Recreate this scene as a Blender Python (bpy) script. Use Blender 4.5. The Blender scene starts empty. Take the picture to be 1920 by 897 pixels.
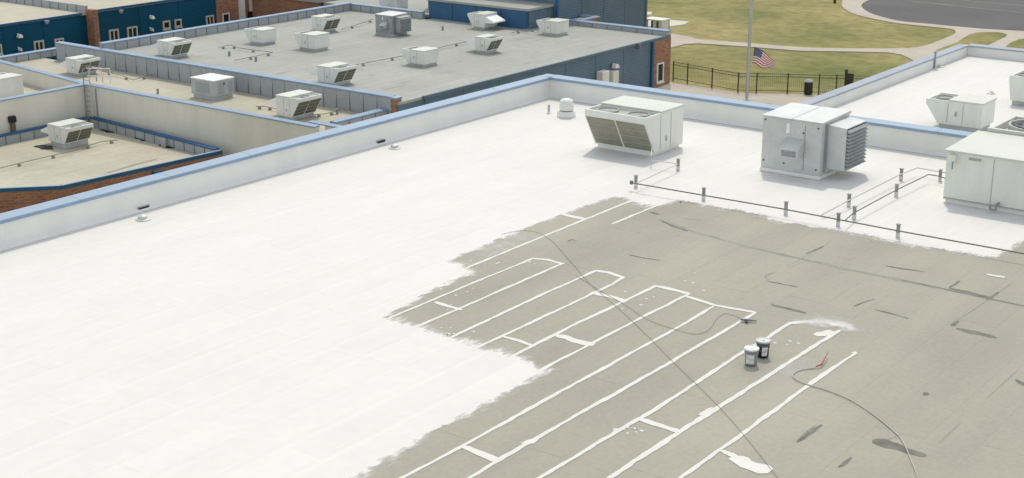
import bpy, bmesh, math, random
from mathutils import Vector, noise as mnoise
from mathutils.geometry import delaunay_2d_cdt
R = math.radians
rnd = random.Random(7)

# ------------------------------------------------------------------ camera, sky, sun, exposure
scene = bpy.context.scene
C = scene.collection
CAM_H, PITCH, YAW, FPX = 11.0, math.atan(839 / 2700), R(37.0), 2700.0
cam_d = bpy.data.cameras.new('camera')
cam_d.sensor_width = 36.0
cam_d.lens = 36.0 * FPX / 1920.0
cam_d.clip_start = 0.1
cam_d.clip_end = 3000
cam = bpy.data.objects.new('camera', cam_d)
C.objects.link(cam)
cam.location = (0, 0, CAM_H)
cam.rotation_euler = (R(90) - PITCH, 0, YAW)
scene.camera = cam

SUN_AZ, SUN_EL = R(-31), R(57)          # azimuth from +Y towards +X
world = bpy.data.worlds.new('World')
scene.world = world
world.use_nodes = True
wn = world.node_tree
for n in list(wn.nodes):
    wn.nodes.remove(n)
wo = wn.nodes.new('ShaderNodeOutputWorld')
wb = wn.nodes.new('ShaderNodeBackground')
ws = wn.nodes.new('ShaderNodeTexSky')
ws.sky_type = 'NISHITA'
ws.sun_disc = False
ws.sun_elevation = SUN_EL
ws.sun_rotation = SUN_AZ
ws.air_density = 1.0
ws.dust_density = 1.2
ws.ozone_density = 1.0
wb.inputs['Strength'].default_value = 0.15
wh = wn.nodes.new('ShaderNodeHueSaturation')          # summer haze: a paler sky
wh.inputs['Saturation'].default_value = 0.34
wn.links.new(ws.outputs[0], wh.inputs['Color'])
wn.links.new(wh.outputs[0], wb.inputs['Color'])
wn.links.new(wb.outputs[0], wo.inputs['Surface'])

sun_d = bpy.data.lights.new('sun', 'SUN')
sun_d.energy = 1.15
sun_d.angle = R(2.0)
sun_d.color = (1.0, 0.94, 0.80)
sun = bpy.data.objects.new('sun', sun_d)
C.objects.link(sun)
sdir = Vector((math.sin(SUN_AZ) * math.cos(SUN_EL), math.cos(SUN_AZ) * math.cos(SUN_EL), math.sin(SUN_EL)))
sun.rotation_euler = sdir.to_track_quat('Z', 'Y').to_euler()
sun.location = sdir * 100

vs = scene.view_settings
vs.view_transform = 'Standard'
vs.look = 'None'
vs.gamma = 1.0
vs.use_curve_mapping = False
vs.exposure = 0.56
try:
    scene.cycles.max_bounces = 10
    scene.cycles.diffuse_bounces = 8
    scene.cycles.transparent_max_bounces = 8
except Exception:
    pass

# ------------------------------------------------------------------ survey: image bearing -> point on a level or wall plane
_fw = Vector((-math.sin(YAW) * math.cos(PITCH), math.cos(YAW) * math.cos(PITCH), -math.sin(PITCH)))
_rt = Vector((math.cos(YAW), math.sin(YAW), 0))
_up = _rt.cross(_fw)
def ray(x, y):
    return _fw + _rt * ((x - 960.0) / FPX) + _up * ((448.5 - y) / FPX)
def g(x, y, z=0.0):
    d = ray(x, y); t = (z - CAM_H) / d.z
    return (d.x * t, d.y * t)
def gx(x, y, X):
    d = ray(x, y); t = X / d.x
    return (d.y * t, CAM_H + d.z * t)
def gy(x, y, Y):
    d = ray(x, y); t = Y / d.y
    return (d.x * t, CAM_H + d.z * t)

# ------------------------------------------------------------------ materials
def M(name, col, rough=0.7, var=0.06, scale=1.0, stretch=(1, 1, 1), fine=0.04, fscale=18.0, metal=0.0,
      spec=0.3, rand=0.0, bump=0.0, bscale=30.0, col2=None, ramp=(0.35, 0.65)):
    m = bpy.data.materials.new(name); m.use_nodes = True
    nt = m.node_tree; N = nt.nodes; L = nt.links
    b = N['Principled BSDF']
    b.inputs['Roughness'].default_value = rough
    b.inputs['Metallic'].default_value = metal
    b.inputs['Specular IOR Level'].default_value = spec
    geo = N.new('ShaderNodeNewGeometry')
    mp = N.new('ShaderNodeMapping'); mp.inputs['Scale'].default_value = stretch
    L.new(geo.outputs['Position'], mp.inputs['Vector'])
    n1 = N.new('ShaderNodeTexNoise'); n1.inputs['Scale'].default_value = scale; n1.inputs['Detail'].default_value = 5
    n1.inputs['Roughness'].default_value = 0.6
    L.new(mp.outputs[0], n1.inputs['Vector'])
    r1 = N.new('ShaderNodeMapRange'); r1.inputs[1].default_value = ramp[0]; r1.inputs[2].default_value = ramp[1]
    L.new(n1.outputs['Fac'], r1.inputs[0])
    mx = N.new('ShaderNodeMix'); mx.data_type = 'RGBA'
    c2 = col2 or tuple(min(1, c * (1 + var)) for c in col)
    c1 = col if col2 else tuple(c * (1 - var) for c in col)
    mx.inputs[6].default_value = (*c1, 1); mx.inputs[7].default_value = (*c2, 1)
    L.new(r1.outputs[0], mx.inputs[0])
    n2 = N.new('ShaderNodeTexNoise'); n2.inputs['Scale'].default_value = fscale; n2.inputs['Detail'].default_value = 3
    L.new(geo.outputs['Position'], n2.inputs['Vector'])
    r2 = N.new('ShaderNodeMapRange'); r2.inputs[1].default_value = 0.3; r2.inputs[2].default_value = 0.7
    r2.inputs[3].default_value = 1 - fine; r2.inputs[4].default_value = 1 + fine
    L.new(n2.outputs['Fac'], r2.inputs[0])
    hs = N.new('ShaderNodeHueSaturation')
    L.new(mx.outputs[2], hs.inputs['Color'])
    val = r2.outputs[0]
    if rand:
        oi = N.new('ShaderNodeObjectInfo')
        r3 = N.new('ShaderNodeMapRange'); r3.inputs[3].default_value = 1 - rand; r3.inputs[4].default_value = 1 + rand
        L.new(oi.outputs['Random'], r3.inputs[0])
        mu = N.new('ShaderNodeMath'); mu.operation = 'MULTIPLY'
        L.new(r2.outputs[0], mu.inputs[0]); L.new(r3.outputs[0], mu.inputs[1]); val = mu.outputs[0]
    L.new(val, hs.inputs['Value'])
    L.new(hs.outputs[0], b.inputs['Base Color'])
    if bump:
        n3 = N.new('ShaderNodeTexNoise'); n3.inputs['Scale'].default_value = bscale; n3.inputs['Detail'].default_value = 4
        L.new(mp.outputs[0], n3.inputs['Vector'])
        bp = N.new('ShaderNodeBump'); bp.inputs['Strength'].default_value = 1.0; bp.inputs['Distance'].default_value = bump
        L.new(n3.outputs['Fac'], bp.inputs['Height']); L.new(bp.outputs[0], b.inputs['Normal'])
    m['_hs'] = hs.name
    return m

def add_lines(mt_, kind, **k):
    """multiply the colour by a brick-texture pattern (mortar or sheet laps)"""
    nt = mt_.node_tree; N = nt.nodes; L = nt.links
    geo = N.new('ShaderNodeNewGeometry'); sp = N.new('ShaderNodeSeparateXYZ'); cb = N.new('ShaderNodeCombineXYZ')
    L.new(geo.outputs['Position'], sp.inputs[0])
    if kind == 'wall':
        ad = N.new('ShaderNodeMath'); ad.operation = 'ADD'
        L.new(sp.outputs[0], ad.inputs[0]); L.new(sp.outputs[1], ad.inputs[1])
        L.new(ad.outputs[0], cb.inputs[0]); L.new(sp.outputs[2], cb.inputs[1])
    else:
        L.new(sp.outputs[1], cb.inputs[0]); L.new(sp.outputs[0], cb.inputs[1])
    bt = N.new('ShaderNodeTexBrick'); L.new(cb.outputs[0], bt.inputs['Vector'])
    bt.inputs['Scale'].default_value = 1.0
    bt.inputs['Brick Width'].default_value = k['w']; bt.inputs['Row Height'].default_value = k['h']
    bt.inputs['Mortar Size'].default_value = k['m']; bt.inputs['Mortar Smooth'].default_value = 0.2
    bt.inputs['Color1'].default_value = (*k['c1'], 1); bt.inputs['Color2'].default_value = (*k['c2'], 1)
    bt.inputs['Mortar'].default_value = (*k['cm'], 1)
    mx = N.new('ShaderNodeMix'); mx.data_type = 'RGBA'; mx.blend_type = 'MULTIPLY'; mx.inputs[0].default_value = 1
    b = N['Principled BSDF']
    src = b.inputs['Base Color'].links[0].from_socket
    L.new(src, mx.inputs[6]); L.new(bt.outputs['Color'], mx.inputs[7]); L.new(mx.outputs[2], b.inputs['Base Color'])

def add_wave(m, axis, scale, dist):
    nt = m.node_tree; N = nt.nodes; L = nt.links
    geo = N.new('ShaderNodeNewGeometry')
    wv = N.new('ShaderNodeTexWave'); wv.bands_direction = axis; wv.inputs['Scale'].default_value = scale
    L.new(geo.outputs['Position'], wv.inputs['Vector'])
    bp = N.new('ShaderNodeBump'); bp.inputs['Distance'].default_value = dist
    L.new(wv.outputs['Fac'], bp.inputs['Height']); L.new(bp.outputs[0], N['Principled BSDF'].inputs['Normal'])

m_coat = M('white_roof_coating', (0.70, 0.685, 0.638), 0.75, var=0.022, scale=0.6, stretch=(1.6, 0.5, 1), fine=0.018, fscale=3.5, bump=0.006, bscale=3.0)
add_lines(m_coat, 'roof', w=8.0, h=0.895, m=0.05, c1=(1, 1, 1), c2=(0.975, 0.976, 0.976), cm=(1.01, 1.01, 1.01))
m_stripe = M('white_seam_coating', (0.68, 0.67, 0.61), 0.75, var=0.04, scale=2.0, fine=0.03)
m_coatwall = M('coated_parapet', (0.80, 0.79, 0.74), 0.7, var=0.035, scale=0.9, stretch=(1, 1, .4), fine=0.015)  # same coating as the roof, paler to offset the shade on upright faces
m_membrane = M('grey_membrane', (0.362, 0.344, 0.276), 0.9, var=0.085, scale=0.3, stretch=(1.3, 0.5, 1), fine=0.045, fscale=9, rand=0.012, bump=0.003, bscale=60)
m_deck = M('roof_deck', (0.36, 0.35, 0.31), 0.9)
m_tar = M('tar_bleed', (0.17, 0.165, 0.135), 0.8, var=0.25, scale=3, fine=0.12)
m_tarsoft = M('worn_lap', (0.29, 0.282, 0.232), 0.85, var=0.15, scale=2, fine=0.10)
m_cap = M('blue_cap_metal', (0.27, 0.365, 0.455), 0.55, var=0.05, scale=0.4, fine=0.02, spec=0.5)
m_capedge = M('blue_cap_edge', (0.26, 0.36, 0.48), 0.5, var=0.06)
m_cap_old = M('older_blue_cap', (0.24, 0.335, 0.44), 0.55, var=0.06)
m_cap2 = M('weathered_grey_blue_cap', (0.34, 0.38, 0.43), 0.6, var=0.06)
m_capdark = M('deep_blue_cap', (0.025, 0.11, 0.22), 0.6, var=0.08)
m_oldroof = M('old_grey_roof', (0.385, 0.39, 0.345), 0.95, var=0.07, scale=0.16, fine=0.05, fscale=3)
add_lines(m_oldroof, 'roof', w=9.0, h=0.9, m=0.03, c1=(1, 1, 1), c2=(0.95, 0.95, 0.945), cm=(0.87, 0.86, 0.83))
m_oldroof2 = M('old_tan_roof', (0.49, 0.455, 0.355), 0.95, var=0.08, scale=0.25, fine=0.05, fscale=3)
add_lines(m_oldroof2, 'roof', w=9.0, h=0.9, m=0.03, c1=(1, 1, 1), c2=(0.96, 0.96, 0.95), cm=(0.88, 0.86, 0.82))
m_panel = M('grey_parapet_metal', (0.36, 0.38, 0.385), 0.55, var=0.06, scale=0.8, rand=0.03, spec=0.4)
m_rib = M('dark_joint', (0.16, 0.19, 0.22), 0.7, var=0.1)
m_beige = M('beige_wall', (0.735, 0.71, 0.61), 0.85, var=0.06, scale=0.6, stretch=(1, 1, .3), fine=0.03)
m_siding = M('slate_blue_siding', (0.108, 0.165, 0.210), 0.6, var=0.08, scale=0.5, rand=0.06, spec=0.4)
add_wave(m_siding, 'Z', 1.6, 0.008)
m_blue = M('deep_blue_siding', (0.003, 0.068, 0.122), 0.7, var=0.10, scale=0.4, rand=0.08, spec=0.2)
add_wave(m_blue, 'Z', 1.6, 0.008)
m_blue2 = M('mid_blue_siding', (0.04, 0.125, 0.235), 0.6, var=0.08, scale=0.5, rand=0.05)
m_brick = M('red_brick', (0.33, 0.165, 0.105), 0.9, var=0.12, scale=0.8, fine=0.12, fscale=9)
add_lines(m_brick, 'wall', w=0.42, h=0.15, m=0.018, c1=(1.12, 1.06, 1.0), c2=(0.74, 0.72, 0.72), cm=(1.05, 1.25, 1.35))
m_white = M('white_paint', (0.74, 0.74, 0.70), 0.55, var=0.03)
m_trim = M('window_trim', (0.52, 0.50, 0.42), 0.6, var=0.04)
m_tagw = M('bright_tag', (0.86, 0.86, 0.83), 0.5, var=0.01)
m_glass = M('dark_glass', (0.02, 0.02, 0.018), 0.12, var=0.1, spec=0.6)
m_hvac = M('hvac_cream', (0.75, 0.755, 0.68), 0.5, var=0.035, scale=1.6, stretch=(2, 2, .35), spec=0.4, fine=0.02)
m_hvactop = M('hvac_top', (0.60, 0.605, 0.53), 0.55, var=0.03, spec=0.35)
m_hvacw = M('hvac_pale', (0.74, 0.745, 0.69), 0.5, var=0.05, scale=1.0, spec=0.4)
m_hvacd = M('hvac_seam', (0.40, 0.40, 0.36), 0.6)
m_coil = M('coil_fins', (0.15, 0.145, 0.105), 0.7, var=0.14, scale=3, stretch=(1, 1, 5), fine=0.2, fscale=30)
m_coil2 = M('coil_fins_pale', (0.29, 0.28, 0.215), 0.7, var=0.14, scale=3, stretch=(1, 1, 4), fine=0.12, fscale=40)
m_zinc = M('galvanised_steel', (0.56, 0.575, 0.545), 0.5, var=0.06, scale=2.0, metal=0.12, spec=0.5, fine=0.04)
m_zincg = M('weathered_steel', (0.33, 0.35, 0.34), 0.55, var=0.07, metal=0.1)
m_zincd = M('galvanised_dark', (0.30, 0.32, 0.33), 0.5, var=0.1, metal=0.3)
m_grayunit = M('grey_unit', (0.46, 0.48, 0.47), 0.5, var=0.06)
m_black = M('black_plastic', (0.02, 0.02, 0.02), 0.5)
m_curb = M('unit_curb', (0.50, 0.51, 0.49), 0.7, var=0.08)
m_pipe = M('pipe_steel', (0.17, 0.17, 0.155), 0.6, var=0.15)
m_pipew = M('painted_pipe', (0.60, 0.60, 0.57), 0.6)
m_support = M('support_post', (0.30, 0.30, 0.27), 0.7, var=0.2, scale=6)
m_supportw = M('coated_post_foot', (0.62, 0.62, 0.58), 0.7, var=0.1, scale=6)
m_hose = M('grey_hose', (0.28, 0.27, 0.225), 0.6, var=0.1)
m_hosew = M('pale_hose', (0.48, 0.46, 0.38), 0.6, var=0.1)
m_red = M('red_grip', (0.36, 0.10, 0.06), 0.5)
m_yellow = M('yellow_mark', (0.55, 0.45, 0.08), 0.6)
m_grass = M('lawn', (0.125, 0.145, 0.032), 0.95, scale=0.06, stretch=(1, 1, 1), col2=(0.30, 0.255, 0.095), ramp=(0.33, 0.62), fine=0.20, fscale=1.1, bump=0.05, bscale=6)
m_conc = M('concrete', (0.46, 0.41, 0.33), 0.9, var=0.06, scale=0.4, fine=0.05, fscale=2)
m_pad = M('pale_concrete', (0.58, 0.55, 0.46), 0.9, var=0.05)
m_asph = M('asphalt', (0.115, 0.112, 0.108), 0.95, var=0.10, scale=0.12, fine=0.06, fscale=1.5)
m_line = M('road_paint', (0.30, 0.28, 0.22), 0.9)
m_fence = M('fence_iron', (0.055, 0.055, 0.03), 0.6)
m_pole = M('flagpole_metal', (0.50, 0.51, 0.48), 0.4, metal=0.3, spec=0.5)
m_fred = M('flag_red', (0.50, 0.10, 0.11), 0.9)
m_fwhite = M('flag_white', (0.82, 0.79, 0.75), 0.9)
m_fblue = M('flag_blue', (0.025, 0.045, 0.14), 0.9)

def fringe_mat():
    m = bpy.data.materials.new('rolled_coating_edge'); m.use_nodes = True
    nt = m.node_tree; N = nt.nodes; L = nt.links
    b = N['Principled BSDF']; b.inputs['Base Color'].default_value = (0.685, 0.67, 0.62, 1); b.inputs['Roughness'].default_value = 0.75
    at = N.new('ShaderNodeAttribute'); at.attribute_name = 'cover'
    geo = N.new('ShaderNodeNewGeometry'); mp = N.new('ShaderNodeMapping'); mp.inputs['Scale'].default_value = (7, 3.2, 1)
    L.new(geo.outputs['Position'], mp.inputs[0])
    n = N.new('ShaderNodeTexNoise'); n.inputs['Scale'].default_value = 1.0; n.inputs['Detail'].default_value = 6; n.inputs['Roughness'].default_value = 0.65
    L.new(mp.outputs[0], n.inputs['Vector'])
    ad = N.new('ShaderNodeMath'); ad.operation = 'ADD'; L.new(at.outputs['Fac'], ad.inputs[0]); L.new(n.outputs['Fac'], ad.inputs[1])
    mr = N.new('ShaderNodeMapRange'); mr.inputs[1].default_value = 0.78; mr.inputs[2].default_value = 1.12
    L.new(ad.outputs[0], mr.inputs[0])
    L.new(mr.outputs[0], b.inputs['Alpha'])
    return m
m_fringe = fringe_mat()

# ------------------------------------------------------------------ mesh helpers
class MB:
    def __init__(s): s.v = []; s.f = []; s.mi = []; s.cov = None
    def add(s, vs_, fs, mi=0):
        o = len(s.v); s.v += [tuple(p) for p in vs_]
        for f in fs: s.f.append([i + o for i in f]); s.mi.append(mi)
        return s
    def hexa(s, p, mi=0):
        return s.add(p, [(0, 3, 2, 1), (4, 5, 6, 7), (0, 1, 5, 4), (1, 2, 6, 5), (2, 3, 7, 6), (3, 0, 4, 7)], mi)
    def box(s, x0, x1, y0, y1, z0, z1, mi=0):
        return s.hexa([(x0, y0, z0), (x1, y0, z0), (x1, y1, z0), (x0, y1, z0), (x0, y0, z1), (x1, y0, z1), (x1, y1, z1), (x0, y1, z1)], mi)
    def wall(s, a, b, t, z0, z1, mi=0):
        """upright slab from a to b (xy), thickness t to the left of a->b"""
        ax, ay = a; bx, by = b; dx, dy = bx - ax, by - ay; l = math.hypot(dx, dy); nx, ny = -dy / l * t, dx / l * t
        P = [(ax, ay), (bx, by), (bx + nx, by + ny), (ax + nx, ay + ny)]
        if t < 0: P = P[::-1]
        return s.hexa([(x, y, z0) for x, y in P] + [(x, y, z1) for x, y in P], mi)
    def prism(s, poly, z0, z1, mi=0):
        a = sum(poly[i][0] * poly[(i + 1) % len(poly)][1] - poly[(i + 1) % len(poly)][0] * poly[i][1] for i in range(len(poly)))
        if a < 0: poly = poly[::-1]
        n = len(poly)
        fs = [tuple(range(n - 1, -1, -1)), tuple(range(n, 2 * n))] + [(i, (i + 1) % n, n + (i + 1) % n, n + i) for i in range(n)]
        return s.add([(x, y, z0) for x, y in poly] + [(x, y, z1) for x, y in poly], fs, mi)
    def lathe(s, prof, c=(0, 0, 0), n=20, mi=0):
        vs_ = []; fs = []
        for r, z in prof:
            for i in range(n):
                a = 2 * math.pi * i / n
                vs_.append((c[0] + r * math.cos(a), c[1] + r * math.sin(a), c[2] + z))
        for j in range(len(prof) - 1):
            for i in range(n):
                fs.append((j * n + i, j * n + (i + 1) % n, (j + 1) * n + (i + 1) % n, (j + 1) * n + i))
        fs.append(tuple(range(n - 1, -1, -1))); fs.append(tuple((len(prof) - 1) * n + i for i in range(n)))
        return s.add(vs_, fs, mi)
    def tube(s, pts, r, n=8, mi=0):
        pts = [Vector(p) for p in pts]; vs_ = []; fs = []
        up = Vector((0, 0, 1))
        for k, p in enumerate(pts):
            t = (pts[min(k + 1, len(pts) - 1)] - pts[max(k - 1, 0)]).normalized()
            u = t.cross(up) if abs(t.dot(up)) < 0.95 else t.cross(Vector((1, 0, 0)))
            u.normalize(); w_ = u.cross(t)
            rr = r[k] if isinstance(r, (list, tuple)) else r
            for i in range(n):
                a = 2 * math.pi * i / n
                vs_.append(p + (u * math.cos(a) + w_ * math.sin(a)) * rr)
        for j in range(len(pts) - 1):
            for i in range(n):
                fs.append((j * n + i, j * n + (i + 1) % n, (j + 1) * n + (i + 1) % n, (j + 1) * n + i))
        fs.append(tuple(range(n - 1, -1, -1))); fs.append(tuple((len(pts) - 1) * n + i for i in range(n)))
        return s.add(vs_, fs, mi)
    def build(s, name, mat, parent=None, at=None, smooth=False, bevel=0.0):
        me = bpy.data.meshes.new(name)
        me.from_pydata(s.v, [], s.f); me.validate(); me.update()
        mats = mat if isinstance(mat, (list, tuple)) else [mat]
        for m in mats: me.materials.append(m)
        if len(mats) > 1 and len(s.mi) == len(me.polygons): me.polygons.foreach_set('material_index', s.mi)
        bm = bmesh.new(); bm.from_mesh(me); bmesh.ops.recalc_face_normals(bm, faces=bm.faces)
        if bevel: bmesh.ops.bevel(bm, geom=list(bm.edges), offset=bevel, segments=1, affect='EDGES', clamp_overlap=True)
        bm.to_mesh(me); bm.free()
        if smooth:
            me.polygons.foreach_set('use_smooth', [True] * len(me.polygons))
            try: me.set_sharp_from_angle(angle=R(40))
            except Exception: pass
        o = bpy.data.objects.new(name, me); C.objects.link(o)
        if parent is not None:
            o.parent = parent
            if at == 'world' and parent.type == 'EMPTY': o.location = -Vector(parent.location)
        return o

def tag(o, label=None, cat=None, group=None, kind=None):
    if label: o['label'] = label
    if cat: o['category'] = cat
    if group: o['group'] = group
    if kind: o['kind'] = kind
    return o
def empty(name, loc, label, cat, group=None, rz=0.0):
    o = bpy.data.objects.new(name, None); C.objects.link(o)
    o.location = loc; o.rotation_euler = (0, 0, rz); o.empty_display_size = 0.3
    return tag(o, label, cat, group)
def W(mb, name, mat, parent, **k):        # part drawn in world coordinates
    return mb.build(name, mat, parent, at='world', **k)
def share(src, parent, loc=(0, 0, 0), rz=0.0, offset=True):
    o = src.copy(); C.objects.link(o); o.parent = parent
    base = -Vector(parent.location) if parent.type == 'EMPTY' and offset else Vector()
    o.location = base + Vector(loc); o.rotation_euler = (0, 0, rz)
    return o
def copy_tree(o, parent=None):
    c = o.copy(); C.objects.link(c); c.parent = parent
    for ch in o.children: copy_tree(ch, c)
    return c

def catmull(pts, k=8):
    P = [Vector(p) for p in pts]; P = [P[0] * 2 - P[1]] + P + [P[-1] * 2 - P[-2]]; out = []
    for i in range(1, len(P) - 2):
        for j in range(k):
            t = j / k; a, b, c, d = P[i - 1], P[i], P[i + 1], P[i + 2]
            out.append(0.5 * ((2 * b) + (c - a) * t + (2 * a - 5 * b + 4 * c - d) * t * t + (-a + 3 * b - 3 * c + d) * t ** 3))
    out.append(P[-2]); return out

def ribbon(pts, width, z, wob=0.25, step=0.18, seed=0, ends=True, taper=0.0, thick=0.0):
    """hand-rolled flat stroke along world xy points with uneven edges; returns MB"""
    P = [Vector((x, y, 0)) for x, y in pts]; S = []
    for a, b in zip(P, P[1:]):
        n = max(1, int((b - a).length / step))
        S += [a.lerp(b, i / n) for i in range(n)]
    S.append(P[-1]); mb = MB(); vs_ = []
    T = len(S) - 1
    for i, p in enumerate(S):
        t = (S[min(i + 1, T)] - S[max(i - 1, 0)]).normalized(); n = Vector((-t.y, t.x, 0))
        f = 1.0
        if taper: f = 1 - taper * abs(2 * i / max(1, T) - 1) ** 2
        a1 = mnoise.noise(Vector((p.x * 1.1 + seed, p.y * 1.1, 3.1))) ; a2 = mnoise.noise(Vector((p.x * 1.1, p.y * 1.1 + seed, 9.7)))
        c1 = mnoise.noise(Vector((p.x * 4.3 + seed, p.y * 4.3, 1.1))) ; c2 = mnoise.noise(Vector((p.x * 4.3, p.y * 4.3 - seed, 7.7)))
        h = width * 0.5 * f
        l_ = h * (1 + wob * (a1 + c1)); r_ = h * (1 + wob * (a2 + c2))
        if ends and (i == 0 or i == T): l_ *= 0.6; r_ *= 0.6
        vs_ += [p + n * l_ + Vector((0, 0, z)), p + Vector((0, 0, z + thick)), p - n * r_ + Vector((0, 0, z))]
    fs = []
    for i in range(T):
        o = 3 * i
        fs += [(o, o + 1, o + 4, o + 3), (o + 1, o + 2, o + 5, o + 4)]
    mb.add(vs_, fs); return mb

def ragged(pts, amp, step, seed=0, closed=False):
    P = [Vector((x, y, 0)) for x, y in pts]
    if closed: P.append(P[0])
    S = []
    for a, b in zip(P, P[1:]):
        n = max(1, int((b - a).length / step)); d = (b - a).normalized(); nn = Vector((-d.y, d.x, 0))
        for i in range(n):
            q = a.lerp(b, i / n)
            if i: q = q + nn * amp * (mnoise.noise(q * 1.3 + Vector((seed, 0, 0))) + 0.9 * mnoise.noise(q * 4.7 + Vector((0, seed, 0))))
            S.append((q.x, q.y))
    if not closed: S.append((P[-1].x, P[-1].y))
    return S

def sheet(poly, z, name, mat, parent=None, **k):
    me = bpy.data.meshes.new(name); bm = bmesh.new()
    n_ = len(poly)
    vv, _, ff, *_r = delaunay_2d_cdt([Vector(p) for p in poly], [(i, (i + 1) % n_) for i in range(n_)], [], 1, 1e-5)
    bv = [bm.verts.new((q.x, q.y, z)) for q in vv]
    for q in ff:
        fc = bm.faces.new([bv[i] for i in q]); fc.normal_update()
        if fc.normal.z < 0: fc.normal_flip()
    bm.to_mesh(me); bm.free(); me.materials.append(mat)
    o = bpy.data.objects.new(name, me); C.objects.link(o)
    if parent is not None:
        o.parent = parent
        if parent.type == 'EMPTY': o.location = -Vector(parent.location)
    return o

# ------------------------------------------------------------------ ground, walks, parking lot
GZ = -9.5
def gz(x, y):
    t = min(1, max(0, (y - 50) / 22)); t = t * t * (3 - 2 * t)
    return -12.0 + (GZ + 12.0) * t
xs = [-900, -500, -300, -200, -150] + list(range(-120, 61, 6)) + [100, 200, 400, 800]
ys = [-600, -300, -100] + list(range(-20, 201, 5)) + [260, 400, 700, 1200]
mb = MB()
mb.add([(x, y, gz(x, y)) for y in ys for x in xs], [(j * len(xs) + i, j * len(xs) + i + 1, (j + 1) * len(xs) + i + 1, (j + 1) * len(xs) + i) for j in range(len(ys) - 1) for i in range(len(xs) - 1)])
o = mb.build('ground', m_grass); tag(o, 'dry green and tan lawn around the school buildings', None, kind='structure')

def gp(pts, z=GZ): return [g(x, y, z) for x, y in pts]
inner = [(1720, -42), (1668, -18), (1632, 0), (1617, 8.6), (1618, 17), (1637, 28), (1684, 40.5), (1745, 46.6), (1794, 51.5), (1856, 56.5), (1920, 60), (2060, 68)]
outer = [(1258, 64), (1290, 70), (1318, 76), (1400, 82), (1500, 90), (1600, 92.5), (1684, 92.5), (1720, 90), (1745, 84), (1782, 69), (1791, 63), (1790, 58.5), (1780, 55.5), (1745, 51.5), (1686, 45.5), (1637, 36.5), (1603, 28), (1585, 19), (1578, 10), (1582, 0), (1600, -12), (1640, -30), (1700, -52)]
low = [(2060, 130), (1760, 130), (1716, 118), (1707, 112), (1690, 104), (1665, 100), (1600, 98.5), (1500, 97), (1400, 89), (1310, 83), (1285, 84), (1258, 91)]
def smooth(pts, k=4): return [(v.x, v.y) for v in catmull([(x, y, 0) for x, y in pts], k)]
outline = smooth(gp(outer)) + smooth(gp(inner)) + gp(low)
mb = MB(); mb.prism(outline, GZ - 0.3, GZ + 0.07)
tag(mb.build('path', m_conc), 'pale concrete walk curving around the parking lot', None, kind='structure')
asp = smooth(gp(inner)) + gp([(2300, 40), (2200, -40), (1900, -70)])
tag(sheet(asp, GZ + 0.006, 'parking_lot', m_asph), 'dark asphalt turning lot with a rounded end', None, kind='structure')
for k, (a, b) in enumerate([((1745, 7), (1925, 25)), ((1765, -3), (1925, 12)), ((1700, 2), (1790, 10))]):
    o = ribbon([g(*a, GZ), g(*b, GZ)], 0.16, GZ + 0.012, wob=0.2, step=1.0, seed=k).build('lane_marking', m_line, bpy.data.objects['parking_lot'])
for isl, lab in (([(1750, 100), (1757, 95), (1795, 81), (1810, 71), (1819, 66), (1832, 63), (1850, 62.3), (1873, 62.5), (1888, 66), (1886, 70), (1878, 74), (1853, 86), (1830, 110), (1760, 112)], 'small rounded island of dry grass between two concrete walks'),
                 ([(1882, 92), (1895, 82), (1910, 76), (1930, 73), (2000, 73), (2010, 112), (1880, 112)], 'corner of lawn right of the rounded grass island')):
    mb = MB(); mb.prism(gp(isl), GZ - 0.2, GZ + 0.09)
    tag(mb.build('lawn', m_grass), lab, None, kind='structure')
mb = MB(); mb.prism(gp([(1258, 155), (1310, 163), (1385, 174.5), (1420, 176.5), (1570, 179), (1640, 172), (1700, 176)]) + [(-32, 74), (-58, 74), (-58, 88)], GZ - 0.2, GZ + 0.03)
tag(mb.build('pavement', m_conc), 'tan concrete court between the fence and the white roof', None, kind='structure')
for pts, lab in (([(1205, 41), (1232, 36.5), (1292, 41.5), (1283, 47), (1245, 52), (1205, 50)], 'pale concrete pad on the lawn beside the blue block'),
                 ([(1195, 24), (1222, 23), (1222, 28), (1195, 30)], 'small far concrete pad at the edge of the blue block')):
    mb = MB(); mb.prism(gp(pts), GZ - 0.2, GZ + 0.05)
    tag(mb.build('pavement', m_pad), lab, None, kind='structure')

# ------------------------------------------------------------------ the white-roofed building
WX, WY = -31.0, 43.5                 # inner faces of the parapets
bld = empty('white_roof_building', (-10, 20, -12), 'building with a flat roof half coated white and a blue capped parapet', 'building')
mb = MB(); mb.box(WX - 0.38, 14, -8, WY + 0.40, -12.6, -0.25); W(mb, 'wall', m_beige, bld)
mb = MB(); mb.box(WX - 0.30, 13.6, -7.6, WY + 0.32, -0.249, 0.0); roof = W(mb, 'roof', m_deck, bld)

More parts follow.
